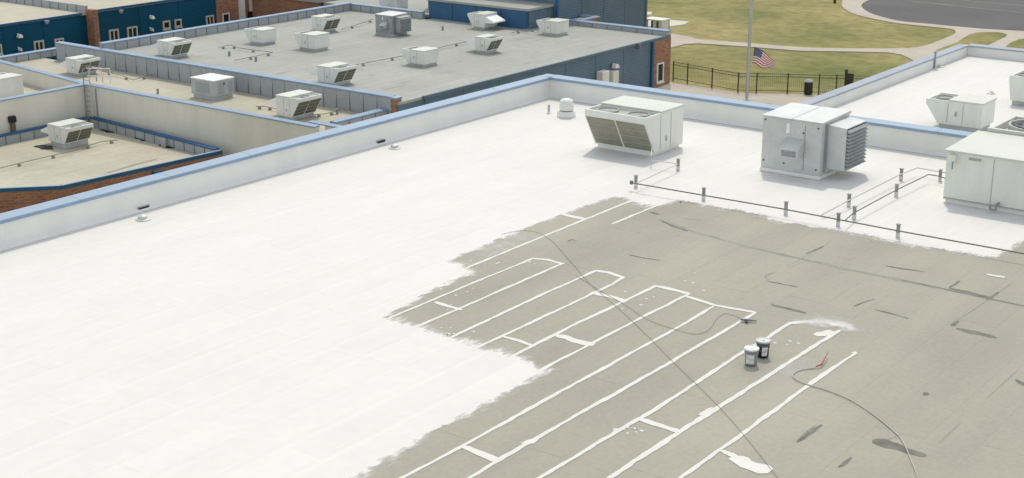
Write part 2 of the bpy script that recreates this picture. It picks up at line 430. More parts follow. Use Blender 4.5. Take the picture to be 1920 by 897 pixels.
# membrane sheets: laid edge to edge, every one lapping the next by a few millimetres
PITCHX = 0.895
proto = {}
def sheet_mesh(L_):
    if L_ not in proto:
        m_ = MB(); w_ = PITCHX - 0.0008
        m_.hexa([(0, 0, 0.001), (w_, 0, 0.001), (w_, L_ - .004, 0.001), (0, L_ - .004, 0.001), (0, 0, 0.003), (w_, 0, 0.0040), (w_, L_ - .004, 0.0034), (0, L_ - .004, 0.0025)])
        me = bpy.data.meshes.new('membrane_sheet'); me.from_pydata(m_.v, [], m_.f); me.materials.append(m_membrane); me.update(); proto[L_] = me
    return proto[L_]
k0 = -11
for k in range(k0, 26):
    x0 = -20.77 + PITCHX * k
    y = 4.0 + (k * 3.7) % 7.0 - 7
    while y < WY - 0.3:
        L_ = 10.0 if y + 10 < WY - 0.3 else round(max(0.5, WY - 0.01 - y), 1)
        if y + L_ > WY: L_ = round(WY - y - 0.06, 2)
        o = bpy.data.objects.new('membrane_sheet', sheet_mesh(L_)); C.objects.link(o); o.parent = roof; o.location = (x0, y, 0)
        y += L_
# parapets and their blue metal caps
mb = MB(); mb.box(WX - 0.36, WX, -8, WY + 0.36, -0.2, 0.70); W(mb, 'parapet', m_coatwall, bld)
mb = MB(); mb.box(WX + 0.001, 14, WY, WY + 0.36, -0.2, 0.695); W(mb, 'parapet', m_coatwall, bld)
# slanted cant strips at the foot of the parapets
mb = MB(); mb.add([(WX, -7, 0.12), (WX + .12, -7, 0.012), (WX + .12, WY - .12, 0.012), (WX, WY, 0.12)], [(0, 1, 2, 3)]); W(mb, 'cant_strip', m_coatwall, bld)
mb = MB(); mb.add([(WX, WY, 0.12), (WX + .12, WY - .12, 0.012), (14, WY - .12, 0.012), (14, WY, 0.12)], [(0, 1, 2, 3)]); W(mb, 'cant_strip', m_coatwall, bld)
def cap_piece(L_, wd, mats, name='cap_section', parent=None, h=0.07):
    m_ = MB(); m_.hexa([(0, 0, 0), (L_, 0, 0), (L_, wd, 0), (0, wd, 0), (0, 0.0, h), (L_, 0.0, h), (L_, wd, h + .03), (0, wd, h + .03)], 0)
    m_.box(0, L_, -0.012, -0.002, -0.02, h * 0.95, 1); m_.box(0, L_, wd + 0.002, wd + .012, -0.08, h * .95, 1)
    return m_.build(name, mats, parent)
def cap_run(a, b, wd, z, parent, mats=(m_cap_old, m_capedge), seg=3.05, h=0.045):
    """metal cap sections end to end from a to b; inner edge on the line, width to the left"""
    A = Vector((*a, 0)); B = Vector((*b, 0)); d = B - A; n = max(1, round(d.length / seg)); l = d.length / n; ang = math.atan2(d.y, d.x)
    first = None
    for i in range(n):
        p = A.lerp(B, i / n)
        if first is None:
            first = cap_piece(l - 0.012, wd, list(mats), parent=parent, h=h); o = first
        else:
            o = first.copy(); C.objects.link(o); o.parent = parent
        o.location = Vector((p.x, p.y, z)) - (Vector(parent.location) if parent.type == 'EMPTY' else Vector()); o.rotation_euler = (0, 0, ang)
cap_run((WX + 0.05, -8), (WX + 0.05, WY - 0.05), 0.46, 0.70, bld, mats=(m_cap, m_capedge), h=.07)
cap_run((WX + 0.05, WY - 0.05), (14, WY - 0.05), 0.46, 0.702, bld, mats=(m_cap, m_capedge), h=.07)
mb = MB(); mb.box(WX - .41, WX + .049, WY - 0.049, WY + .41, 0.69, 0.79); W(mb, 'cap_corner', m_cap, bld)
# overflow scuppers in the parapet and drain strainers beside them
for (sx, sy), (dx, dy) in (((268, 394), (268, 413)), ((713, 269), (740, 279))):
    Y, z = gx(sx, sy, WX); mb = MB(); mb.box(WX, WX + .05, Y - .20, Y + .20, z - .11, z + .11); mb.box(WX + .05, WX + .06, Y - .17, Y + .17, z - .095, z + .095, 1)
    W(mb, 'scupper', [m_zincd, m_black], bld)
    X, Y = g(dx, dy); mb = MB(); mb.lathe([(.20, 0.012), (.20, .03), (.13, .05), (.12, .12), (.05, .16)], (X, Y, 0), 12); W(mb, 'roof_drain', m_zinc, bld, smooth=True)

# the white coating: one continuous coat with a rolled, ragged edge
edge_px = [(665, 891), (745, 846), (830, 798), (920, 748), (1018, 696), (965, 673), (905, 657), (860, 642), (815, 628), (770, 612), (740, 606), (712, 595), (748, 578), (805, 544), (882, 511), (866, 502), (836, 490), (905, 460), (1000, 420), (1100, 384), (1150, 368), (1182, 372), (1214, 383), (1240, 384), (1272, 374), (1300, 378), (1380, 392), (1440, 403), (1462, 414), (1560, 430), (1648, 441), (1655, 449), (1700, 456), (1790, 470), (1866, 481), (1884, 470), (1920, 446)]
ew = [g(*q) for q in edge_px]
ew = [(-15.3, 3.0), (-15.35, 10)] + ew + [(-10.85, WY - .13)]
S = []
for i, (a, b) in enumerate(zip(ew, ew[1:])):
    soft = abs(b[0] - a[0]) > abs(b[1] - a[1])
    seg = ragged([a, b], 0.05 if soft else 0.075, 0.12, seed=i)
    S += seg[:-1]
S.append(ew[-1])
poly = S + [(WX + .05, WY - .13), (WX + .05, 3.0)]
coat = sheet(poly, 0.0075, 'white_coating', m_coat, roof)
coat.location = (0, 0, 0)
# thin feathered border where the roller ran dry
mb = MB(); vs_ = []; cov = []
for i, (x, y) in enumerate(S):
    a = Vector((*S[max(0, i - 1)], 0)); b = Vector((*S[min(len(S) - 1, i + 1)], 0)); t = (b - a).normalized(); n = Vector((t.y, -t.x, 0))
    wd = 0.34 + 0.30 * mnoise.noise(Vector((x * 2.1, y * 2.1, 4)))
    if abs(t.y) < abs(t.x): wd *= 1.5
    p = Vector((x, y, 0.0079)) - n * 0.04
    vs_ += [p, Vector((x, y, .0062)) + n * wd]; cov += [0.68, 0.10]
mb.add(vs_, [(2 * i, 2 * i + 1, 2 * i + 3, 2 * i + 2) for i in range(len(S) - 1)])
me = bpy.data.meshes.new('coating_edge'); me.from_pydata(mb.v, [], mb.f); me.materials.append(m_fringe)
at = me.attributes.new('cover', 'FLOAT', 'POINT'); at.data.foreach_set('value', cov); me.update()
fr = bpy.data.objects.new('coating_edge', me); C.objects.link(fr); fr.parent = roof

# seams coated by hand ahead of the main coat
strokes = [
    ([(874, 504), (960, 468), (1060, 427), (1192, 374)], .085), ([(1147, 421), (1190, 403), (1248, 380)], .085),
    ([(716, 603), (800, 568), (900, 526), (1000, 485)], .075), ([(768, 619), (860, 580), (960, 536), (1058, 494)], .08),
    ([(815, 567), (838, 574), (866, 582)], .13), ([(998, 485), (1026, 488), (1055, 496)], .12),
    ([(832, 640), (930, 594), (1030, 547), (1118, 508)], .08), ([(1116, 508), (1142, 512), (1168, 521)], .13),
    ([(1170, 520), (1148, 534), (1120, 547), (1000, 604), (884, 657)], .085),
    ([(1108, 549), (1140, 556), (1176, 566)], .17), ([(957, 671), (1060, 618), (1174, 564), (1230, 536)], .09),
    ([(1228, 537), (1260, 544), (1294, 552)], .13), ([(943, 632), (972, 640), (1002, 651)], .11),
    ([(1010, 697), (1110, 645), (1200, 598), (1292, 552)], .09), ([(1044, 630), (1078, 640), (1114, 648)], .22),
    ([(1286, 556), (1340, 573), (1380, 580), (1417, 587)], .11),
    ([(740, 905), (867, 837), (1010, 758), (1150, 681), (1280, 610), (1338, 575)], .085),
    ([(866, 905), (993, 830), (1150, 741), (1280, 667), (1417, 587)], .09), ([(866, 838), (900, 852), (936, 867)], .17),
    ([(1000, 905), (1110, 838), (1203, 783)], .085), ([(1199, 787), (1236, 799), (1274, 811)], .17),
    ([(1200, 786), (1280, 735), (1390, 663), (1435, 637), (1482, 606)], .095), ([(1478, 607), (1515, 605), (1562, 606), (1595, 612)], .17),
    ([(1128, 907), (1260, 820), (1380, 744), (1480, 680), (1576, 620)], .105),
    ([(1262, 906), (1360, 838), (1450, 772), (1530, 713), (1606, 662)], .085), ([(1352, 846), (1366, 852), (1382, 860)], .16), ([(1372, 858), (1400, 870), (1446, 884)], .36),
    ([(980, 834), (994, 829), (1006, 824)], .15), ([(1312, 780), (1326, 773), (1338, 766)], .16), ([(1528, 630), (1548, 626), (1562, 622)], .24), ([(1597, 663), (1603, 661), (1606, 665)], .09),
    ([(1850, 515), (1866, 518), (1884, 521)], .13),
]
for k, (pts, wd) in enumerate(strokes):
    wp = [g(*q) for q in pts]
    o = ribbon(wp, wd, 0.0088 + 0.00008 * k, wob=0.5, step=0.10, seed=k * 3.1).build('seam_stripe', m_stripe, roof)
# thin over-spray veils and drips
veil = bpy.data.materials.new('overspray'); veil.use_nodes = True
_n = veil.node_tree.nodes; _l = veil.node_tree.links; _b = _n['Principled BSDF']; _b.inputs['Base Color'].default_value = (.66, .655, .61, 1); _b.inputs['Roughness'].default_value = .8
_g = _n.new('ShaderNodeNewGeometry'); _t = _n.new('ShaderNodeTexNoise'); _t.inputs['Scale'].default_value = 3.0; _t.inputs['Detail'].default_value = 5; _l.new(_g.outputs['Position'], _t.inputs['Vector'])
_a = _n.new('ShaderNodeAttribute'); _a.attribute_name = 'cover'; _m = _n.new('ShaderNodeMath'); _m.operation = 'MULTIPLY'; _r = _n.new('ShaderNodeMapRange'); _r.inputs[1].default_value = .3; _r.inputs[2].default_value = .62
_l.new(_t.outputs['Fac'], _r.inputs[0]); _l.new(_r.outputs[0], _m.inputs[0]); _l.new(_a.outputs['Fac'], _m.inputs[1]); _l.new(_m.outputs[0], _b.inputs['Alpha'])
def veil_patch(pts, peak, z):
    wp = [Vector((*g(*q), 0)) for q in pts]; c = sum(wp, Vector()) / len(wp); vs_ = []; cv = []; n = len(wp)
    for f, cc in ((0, peak), (.55, peak * .8), (1, 0)):
        if f == 0: vs_.append((c.x, c.y, z)); cv.append(cc)
        else:
            for p in wp: q = c.lerp(p, f); vs_.append((q.x, q.y, z)); cv.append(cc)
    fs = [(0, 1 + i, 1 + (i + 1) % n) for i in range(n)] + [(1 + i, 1 + n + i, 1 + n + (i + 1) % n, 1 + (i + 1) % n) for i in range(n)]
    me = bpy.data.meshes.new('overspray_patch'); me.from_pydata(vs_, [], fs); me.materials.append(veil)
    a_ = me.attributes.new('cover', 'FLOAT', 'POINT'); a_.data.foreach_set('value', cv); me.update()
    o = bpy.data.objects.new('overspray_patch', me); C.objects.link(o); o.parent = roof
veil_patch([(1470, 600), (1530, 592), (1580, 594), (1612, 606), (1628, 622), (1600, 632), (1565, 618), (1520, 616)], 1.0, .0128)
veil_patch([(1440, 690), (1480, 672), (1530, 668), (1540, 690), (1500, 712), (1450, 715)], .45, .0083)
veil_patch([(870, 478), (930, 452), (985, 430), (1010, 445), (960, 470), (890, 500)], .55, .0083)
veil_patch([(990, 500), (1040, 482), (1075, 490), (1030, 512)], .35, .0083)
dr = random.Random(3)
mb = MB()
for (cx, cy, sx, sy, n) in ((830, 540, 60, 25, 16), (940, 500, 60, 20, 10), (1180, 810, 40, 18, 10), (1200, 560, 70, 30, 8), (850, 620, 60, 20, 8), (1280, 520, 120, 30, 5), (1480, 640, 60, 15, 6)):
    for i in range(n):
        x, y = g(cx + dr.gauss(0, sx * .5), cy + dr.gauss(0, sy * .5)); r = dr.uniform(.012, .04)
        mb.add([(x + r * (1.6 if j % 2 else .9) * math.cos(j * 1.047), y + r * math.sin(j * 1.047), .0083) for j in range(6)], [(0, 1, 2, 3, 4, 5)])
o = mb.build('paint_drips', m_stripe, roof); o['kind'] = 'stuff'
# ridges of the coated seams that still show through the white coat
hr = random.Random(11)
for k in range(-11, 6):
    X = -20.77 + PITCHX * k
    y1 = {0: 25.4, 1: 21.8, 2: 21.6, 3: 21.5, 4: 21.4, 5: 21.3}.get(k, WY - 0.4)
    y0 = 9.0 + hr.uniform(0, 1)
    o = ribbon([(X + hr.uniform(-.02, .02), y0), (X + hr.uniform(-.02, .02), (y0 + y1) / 2), (X, y1)], 0.15, 0.0078, wob=0.3, step=0.5, seed=k * 1.7, thick=0.004).build('coated_seam', m_coat, roof)
    yy = y0 + hr.uniform(1, 6)
    while yy < y1 - 1:
        ribbon([(X, yy), (X + PITCHX, yy + hr.uniform(-.05, .05))], 0.17, 0.0079, wob=0.3, step=0.2, seed=yy, thick=0.003).build('coated_seam', m_coat, roof)
        yy += hr.uniform(6, 10.5)
# tar bleeding out of laps on the bare membrane
tars = [([(1793, 616), (1832, 625), (1869, 634)], .22), ([(1641, 824), (1662, 835), (1700, 845), (1737, 856)], .34), ([(1690, 526), (1760, 540), (1850, 560), (1930, 576)], .07), ([(1440, 528), (1470, 534), (1497, 539)], .10), ([(1446, 572), (1480, 580), (1512, 588)], .14),
        ([(1780, 541), (1820, 550), (1862, 560)], .20), ([(1660, 499), (1695, 505), (1733, 510)], .09), ([(1640, 581), (1675, 590), (1704, 598)], .09), ([(1196, 376), (1210, 381), (1232, 384)], .16), ([(1218, 398), (1228, 401), (1236, 403)], .15),
        ([(1240, 415), (1262, 424), (1290, 434)], .13), ([(1510, 477), (1527, 470), (1545, 462)], .06), ([(1785, 612), (1792, 606), (1797, 602)], .10), ([(1494, 830), (1515, 815), (1541, 797)], .09), ([(1572, 877), (1585, 868), (1597, 858)], .08),
        ([(1733, 742), (1737, 738), (1741, 738)], .12), ([(1905, 712), (1920, 722), (1935, 727)], .13), ([(1064, 454), (1072, 450), (1080, 453)], .08), ([(1178, 478), (1205, 484), (1238, 489)], .06), ([(1600, 575), (1620, 567), (1640, 562)], .05), ([(1780, 540), (1792, 533), (1800, 527)], .07), ([(1850, 563), (1862, 556), (1872, 548)], .07)]
for k, (pts, wd) in enumerate(tars):
    ribbon([g(*q) for q in pts], wd * .85, 0.0062 + .00006 * k, wob=.7, step=.07, seed=k * 5.3, taper=.35).build('tar_streak', m_tar, roof)
soft = [([(1236, 412), (1300, 435), (1400, 462), (1500, 486), (1600, 508), (1700, 528), (1800, 549), (1930, 577)], .17), ([(1070, 455), (1100, 465), (1130, 470)], .06),
        ([(1760, 832), (1800, 795)], .04), ([(1850, 748), (1913, 690)], .03), ([(1690, 815), (1650, 830)], .06), ([(1280, 410), (1300, 412), (1315, 414)], .05), ([(1410, 408), (1440, 412), (1470, 416)], .05), ([(1440, 528), (1436, 518), (1455, 510)], .06), ([(1445, 572), (1450, 567)], .07),
        ([(1475, 500), (1540, 466), (1560, 450)], .03), ([(1790, 605), (1850, 565), (1900, 530)], .03), ([(1500, 820), (1530, 798)], .03)]
for k, (pts, wd) in enumerate(soft):
    ribbon([g(*q) for q in pts], wd, 0.0052 + .00006 * k, wob=.6, step=.12, seed=k * 2.9, taper=.4).build('worn_lap', m_tarsoft, roof)

# ------------------------------------------------------------------ the second white roof behind
B3Z = 0.3
b3 = empty('rear_white_building', (-5, 53, GZ), 'lower building behind with an all white roof and blue capped edge', 'building')
mb = MB(); mb.box(-21.35, 16, WY + 0.42, 60.4, -12, B3Z - .2); W(mb, 'wall', m_beige, b3)
mb = MB(); mb.box(-21.3, 16, WY + 0.43, 60.35, B3Z - .199, B3Z); W(mb, 'roof', m_coat, b3)
mb = MB(); mb.box(-21.40, -21.10, WY + 0.43, 60.4, B3Z - .1, 0.70); W(mb, 'parapet', m_coatwall, b3)
mb = MB(); mb.box(-21.09, 16, 60.1, 60.4, B3Z - .1, 0.70); W(mb, 'parapet', m_coatwall, b3)
cap_run((-21.08, WY + 0.45), (-21.08, 60.05), 0.36, 0.70, b3, mats=(m_cap2, m_cap2), h=.04)
cap_run((-21.08, 60.06), (16, 60.06), 0.36, 0.702, b3, mats=(m_cap2, m_cap2), h=.04)
mb = MB(); Y, z = gx(1752, 108, -21.1); mb.box(-21.09, -21.04, Y - .05, Y + .05, .32, .95); mb.box(-21.12, -21.0, Y - .09, Y + .09, .951, 1.0); W(mb, 'lightning_rod_bracket', m_zincd, b3)
for q in ((1762, 126), (1858, 176)):
    X, Y = g(*q, B3Z); mb = MB(); mb.lathe([(.15, 0.002), (.15, .03), (.09, .05), (.07, .09)], (X, Y, B3Z), 10); W(mb, 'roof_drain', m_zinc, b3)

# ------------------------------------------------------------------ parapets with metal panels and joints
def parapet(parent, a, b, z0, z1, thick=0.30, pitch=0.9, rib_h=1.0, cap=(m_cap_old, m_capedge), capw=None, mat=m_panel, hidden_core=True, ribmat=m_rib):
    """a->b with the panelled face on the right-hand side of travel; core to the left. Returns the parapet part."""
    mb = MB(); mb.wall(a, b, thick, z0, z1 - .01); core = W(mb, 'parapet', mat, parent)
    A = Vector((*a, 0)); B = Vector((*b, 0)); d = B - A; n = max(1, round(d.length / pitch)); l = d.length / n; ang = math.atan2(d.y, d.x); t = d.normalized(); nr = Vector((t.y, -t.x, 0))
    m_ = MB(); m_.box(0.02, l - .02, -.02, -.002, 0, z1 - z0 - .06); p0 = None
    r_ = MB(); r_.box(-.018, .018, -.05, -.003, 0, (z1 - z0 - .06) * rib_h); r0 = None
    for i in range(n):
        q = A.lerp(B, i / n)
        if p0 is None: p0 = m_.build('panel', mat, core); r0 = r_.build('joint_rib', ribmat, core); o1, o2 = p0, r0
        else:
            o1 = p0.copy(); o2 = r0.copy()
            for o in (o1, o2): C.objects.link(o); o.parent = core
        o1.location = (q.x, q.y, z0); o1.rotation_euler = (0, 0, ang); o2.location = (q.x, q.y, z0); o2.rotation_euler = (0, 0, ang)
    if cap: cap_run((a[0] + nr.x * .04, a[1] + nr.y * .04), (b[0] + nr.x * .04, b[1] + nr.y * .04), (capw or thick + .08), z1, core, mats=cap)
    return core

def wall_panels(parent, a, b, z0, z1, pitch, mat, proud=0.03):
    A = Vector((*a, 0)); B = Vector((*b, 0)); d = B - A; n = max(1, round(d.length / pitch)); l = d.length / n; ang = math.atan2(d.y, d.x); first = None
    for i in range(n):
        q = A.lerp(B, i / n)
        if first is None:
            m_ = MB(); m_.box(.02, l - .02, -proud, -.002, 0, z1 - z0); first = m_.build('siding_panel', mat, parent); o = first
        else: o = first.copy(); C.objects.link(o); o.parent = parent
        o.location = Vector((q.x, q.y, z0)) - (Vector(parent.location) if parent.type == 'EMPTY' else Vector()); o.rotation_euler = (0, 0, ang)

def window_x(parent, X, px0, px1, py0, py1, mull=1, trim=m_white, frame=.12, depth=.10):
    """framed window on a wall facing +X at plane X, from its image extents"""
    ym0, zt = gx(px0, py0, X); ym1, zb = gx(px1, py1, X); zb2 = gx(px0, py1, X)[1]; zt2 = gx(px1, py0, X)[1]
    y0, y1, z0, z1 = ym0, ym1, (zb + zb2) / 2, (zt + zt2) / 2
    f = MB()
    f.box(X + .002, X + depth, y0, y0 + frame, z0, z1); f.box(X + .002, X + depth, y1 - frame, y1, z0, z1)
    f.box(X + .002, X + depth, y0 + frame, y1 - frame, z0, z0 + frame); f.box(X + .002, X + depth, y0 + frame, y1 - frame, z1 - frame, z1)
    for i in range(mull):
        c = y0 + (y1 - y0) * (i + 1) / (mull + 1); f.box(X + .002, X + depth * .9, c - .05, c + .05, z0 + frame, z1 - frame)
    fo = W(f, 'window', trim, parent)
    p = MB(); p.box(X + .001, X + .04, y0 + frame, y1 - frame, z0 + frame, z1 - frame); p.build('pane', m_glass, fo)
    s_ = MB(); s_.box(X + .003, X + depth + .06, y0 - .04, y1 + .04, z0 - .08, z0 - .002); s_.build('sill', trim, fo)
    return fo
def wall_lamp(parent, X, px, py, s=.3):
    Y, z = gx(px, py, X); m_ = MB(); m_.box(X + .035, X + .10, Y - .05, Y + .05, z - .05, z + .15)
    m_.hexa([(X + .10, Y - s, z - .12), (X + .45, Y - s, z - .12), (X + .45, Y + s, z - .12), (X + .10, Y + s, z - .12), (X + .10, Y - s * .7, z + .12), (X + .38, Y - s * .7, z + .10), (X + .38, Y + s * .7, z + .10), (X + .10, Y + s * .7, z + .12)])
    return W(m_, 'wall_lamp', m_white, parent)

# ------------------------------------------------------------------ G: the large grey-roofed wing
GR = -5.5; GX = -52.3; GY0, GY1 = 59.0, 87.9; GXL = -78.7; GYF = 83.3
gb = empty('grey_roof_wing', (-66, 73, GZ), 'long wing with a wide grey flat roof and slate blue siding', 'building')
mb = MB(); mb.prism([(GXL, GY0), (GX - .06, GY0), (GX - .06, GY1), (-70.9, GY1), (-70.9, GYF), (GXL, GYF)], -12.5, GR - .15); W(mb, 'wall', m_siding, gb)
mb = MB(); mb.prism([(GXL + .02, GY0 + .02), (GX - .03, GY0 + .02), (GX - .03, GY1 - .02), (-70.88, GY1 - .02), (-70.88, GYF + .02), (GXL + .02, GYF + .02)], GR - .149, GR); W(mb, 'roof', m_oldroof, gb)
# edge trim along the open side, siding panels below it, brick end bay
mb = MB(); mb.box(GX - .05, GX + .10, 61.0, GY1 + .05, GR - .12, GR + .05); W(mb, 'edge_trim', m_siding, gb)
YB = 85.6
wall_panels(gb, (GX - .055, 61.2), (GX - .055, YB - .15), -12.4, GR - .13, 3.6, m_siding, proud=.06)
mb = MB(); mb.box(GX - .12, GX + .16, YB - .12, YB + .10, -12.4, GR - .125); W(mb, 'corner_trim', m_capdark, gb)
mb = MB(); mb.box(GX - .058, GX + .12, YB + .11, GY1 + .08, GZ + .55, GR - .13); bk = W(mb, 'brick_bay', m_brick, gb)
mb = MB(); mb.box(GX - .058, GX + .2, YB + .11, GY1 + .1, GZ - .2, GZ + .549); W(mb, 'plinth', m_pad, gb)
window_x(gb, GX + .12, 1231, 1242, 118, 154, mull=0, frame=.10)
wall_lamp(gb, GX, 1148, 123, .25)
for q, w_ in (((1133, 146), .8), ((1152, 146), .7)):
    Y, z = gx(*q, GX + .4); mb = MB(); mb.box(GX + .03, GX + .55, Y - w_ * .5, Y + w_ * .5, GZ - .1, z + .45); W(mb, 'utility_cabinet', m_beige, gb, bevel=.03)
Y, z = gx(1194, 86, GX); mb = MB(); mb.box(GX + .03, GX + .3, Y - .12, Y + .12, z - .2, z + .2); W(mb, 'camera_housing', m_rib, gb)
# parapets around the grey roof
parapet(gb, (GXL, GY0 + .4), (GXL, GYF + .1), GR - .02, GR + .55, pitch=1.0)
parapet(gb, (GXL + .05, GYF), (-71.3, GYF), GR - .02, GR + .5, pitch=1.0)
parapet(gb, (-61.2, GY1 - .28), (GX + .05, GY1 - .28), GR - .02, GR + .32, pitch=1.3, thick=.36)
# the tall parapet between this roof and the lower roof in front: the panelled face looks to the front
par2 = parapet(gb, (-83.2, GY0), (-52.9, GY0), -6.6, GR + .22, thick=.36, pitch=1.05, rib_h=.55)
mb = MB(); mb.box(-52.88, -52.50, GY0 - .05, GY0 + .42, -12.4, GR + .16); W(mb, 'brick_pier', m_brick, gb)
mb = MB(); mb.box(-52.92, -52.46, GY0 - .09, GY0 + .46, GR + .162, GR + .26); W(mb, 'cap_corner', m_cap, gb)
# lap marks, drains and small standpipes on the grey roof
mr = random.Random(5)
mb = MB()
for i in range(46):
    x = mr.uniform(-78, -53.5); y = mr.uniform(60.5, 83)
    if mr.random() < .6: mb.v; rb = ribbon([(x, y), (x, y + mr.uniform(.6, 2.2))], mr.uniform(.05, .10), GR + .006, seed=i, taper=.5)
    else: rb = ribbon([(x, y), (x + mr.uniform(.4, 1.0), y)], mr.uniform(.06, .14), GR + .006, seed=i, taper=.5)
    mb.add(rb.v, rb.f)
o = W(mb, 'lap_marks', m_tarsoft, gb); o['kind'] = 'stuff'
for q in ((830, 57), (815, 34), (430, 105), (480, 115)):
    X, Y = g(*q, GR); mb = MB(); mb.lathe([(.08, 0.002), (.08, .25), (.11, .26), (.11, .31)], (X, Y, GR), 8); W(mb, 'standpipe', m_zincd, gb)

def gas_line(parent, pts, z, r=.035, blocks=5.0):
    P = [Vector((*g(*q, z), z + .16)) for q in pts]; mb = MB(); mb.tube(P, r * .7, 6); po = W(mb, 'roof_pipe', m_tarsoft, parent)
    bl = MB(); k = 0
    for a, b in zip(P, P[1:]):
        n = max(1, int((b - a).length / blocks))
        for i in range(n):
            q = a.lerp(b, (i + .4) / n); m_ = MB(); m_.box(q.x - .08, q.x + .08, q.y - .06, q.y + .06, z + .003, z + .12); m_.build('pipe_block', m_tarsoft, po)
gas_line(gb, [(410, 94), (432, 89), (450, 95), (512, 103), (490, 108), (440, 118)], GR)
gas_line(gb, [(660, 128), (712, 118), (770, 107), (840, 90), (880, 82)], GR)
gas_line(gb, [(640, 60), (690, 44), (700, 40)], GR)
gas_line(gb, [(960, 66), (990, 58), (1010, 62)], GR)

# ------------------------------------------------------------------ M: the middle wing with a tan roof, its walls and connector
MR = -6.45; MT = -6.0
WYb = 53.3; WXb = -72.6
mbld = empty('tan_roof_wing', (-68, 56, GZ), 'middle wing with tan roof and long beige wall under a blue cap', 'building')
YL = g(0, 115, MT)[1]
flo = [(-84.9, YL + .1), (WXb, WYb + .05), (-53.5, WYb + .05), (-53.5, 63.4), (-53.5, GY0 - .02), (-84.9, GY0 - .02)]
mb = MB(); mb.prism([(-84.9, YL + .1), (WXb, WYb + .05), (-53.5, WYb + .05), (-53.5, GY0 - .03), (-84.9, GY0 - .03)], -12.5, MR - .1); W(mb, 'wall', m_beige, mbld)
mb = MB(); mb.prism([(-84.8, YL + .15), (WXb, WYb + .1), (-53.6, WYb + .1), (-53.6, GY0 - .04), (-84.8, GY0 - .04)], MR - .099, MR); W(mb, 'roof', m_oldroof2, mbld)
# long beige wall with its cap
mb = MB(); mb.wall((WXb, WYb), (-53.2, WYb), .28, -12.4, MT); W(mb, 'wall', m_beige, mbld)
cap_run((WXb, WYb - .04), (-53.2, WYb - .04), .36, MT, mbld)
mb = MB(); mb.wall((-84.9, YL), (WXb - .01, WYb - .01), .25, -12.4, MT - .01); W(mb, 'wall', m_beige, mbld)
cap_run((-84.9, YL - .04), (WXb, WYb - .04), .34, MT - .01, mbld)
parapet(mbld, (-84.7, YL), (-84.7, GY0 + 1.6), MR, MT, pitch=.95)
gas_line(mbld, [(190, 138), (228, 146), (250, 155), (300, 140), (330, 128)], MR)
gas_line(mbld, [(480, 205), (497, 205), (520, 210)], MR, blocks=2.5)
gas_line(mbld, [(590, 220), (610, 219), (640, 212)], MR, blocks=2.5)
for q in ((296, 176), (458, 162), (632, 214)):
    X, Y = g(*q, MR); mb = MB(); mb.lathe([(.07, 0.002), (.07, .25), (.10, .26), (.10, .30)], (X, Y, MR), 8); W(mb, 'standpipe', m_zincd, mbld)
# connector towards the white building
cb = empty('connector_building', (-43, 58, GZ), 'low connector roof behind the white parapet with a ribbed blue capped edge', 'building')
mb = MB(); mb.box(-53.1, WX - .45, WYb + .5, 63.2, -12.5, -7.0); W(mb, 'wall', m_beige, cb)
mb = MB(); mb.box(-53.1, WX - .45, WYb + .52, 63.18, -6.999, -6.9); W(mb, 'roof', m_oldroof2, cb)
parapet(cb, (-53.15, 54.75), (-53.15, 63.2), -6.9, MT, pitch=1.05, thick=.34)
parapet(cb, (-53.0, 63.2), (WX - .5, 63.2), -6.9, MT, pitch=1.05, thick=.3)
mb = MB(); mb.wall((-53.18, WYb + .7), (WX - .5, WYb + .7), .28, -12.4, MT - .004); W(mb, 'wall', m_beige, cb)
cap_run((-54.4, WYb + .66), (WX - .5, WYb + .66), .36, MT, cb)

# M2: the roof patch left of the ladder
m2 = empty('far_left_wing', (-80, 48, GZ), 'small tan roof at the left edge behind the beige wall', 'building')
mb = MB(); mb.prism([(-95, 36), (WXb - .02, 36), (WXb - .02, WYb - .1), (-84.9, YL - .1), (-95, YL + .8)], -12.5, -7.1); W(mb, 'wall', m_beige, m2)
mb = MB(); mb.prism([(-95, 36), (WXb - .03, 36), (WXb - .03, WYb - .1), (-84.9, YL - .1), (-95, YL + .8)], -7.099, -7.0); W(mb, 'roof', m_oldroof2, m2)
mb = MB(); mb.wall((WXb, 36), (WXb, WYb - .02), .28, -12.4, MT - .02); W(mb, 'wall', m_beige, m2)
cap_run((WXb + .04, 36), (WXb + .04, WYb + .2), .36, MT - .015, m2)
parapet(m2, g(38, 140, -6.7), g(122, 161, -6.7), -7.0, -6.55, pitch=1.0, thick=.2)

# ladder with grab rails at the wall corner
lad = empty('roof_ladder', (WXb + .5, WYb - .1, -8.3), 'grey steel ladder with white grab rails in the beige wall corner', 'ladder')
for dx in (.15, .75):
    mb = MB(); x = WXb + dx; mb.tube([(x, WYb - .22, -8.4), (x, WYb - .22, MT + .95), (x, WYb + .1, MT + 1.15), (x, WYb + .7, MT + 1.0), (x, WYb + .75, MT + .1)], .035, 6); W(mb, 'rail', m_zinc if dx > .5 else m_zincd, lad)
for i in range(9):
    z = -8.2 + i * .32; mb = MB(); mb.tube([(WXb + .15, WYb - .22, z), (WXb + .75, WYb - .22, z)], .022, 6); W(mb, 'rung', m_zincd, lad)
mb = MB(); mb.tube([(WXb + .1, WYb + .1, MT + 1.0), (WXb + 1.3, WYb + .9, MT + 1.0), (WXb + 1.3, WYb + .9, MT + .1)], .04, 6); mb.tube([(WXb + .1, WYb + .1, MT + .55), (WXb + 1.3, WYb + .9, MT + .55)], .03, 6); W(mb, 'grab_rail', m_white, lad)
mb = MB(); mb.tube([(WXb + 1.0, WYb - .06, -8.4), (WXb + 1.0, WYb - .06, MT - .1)], .04, 6); W(mb, 'conduit', m_zincd, lad)

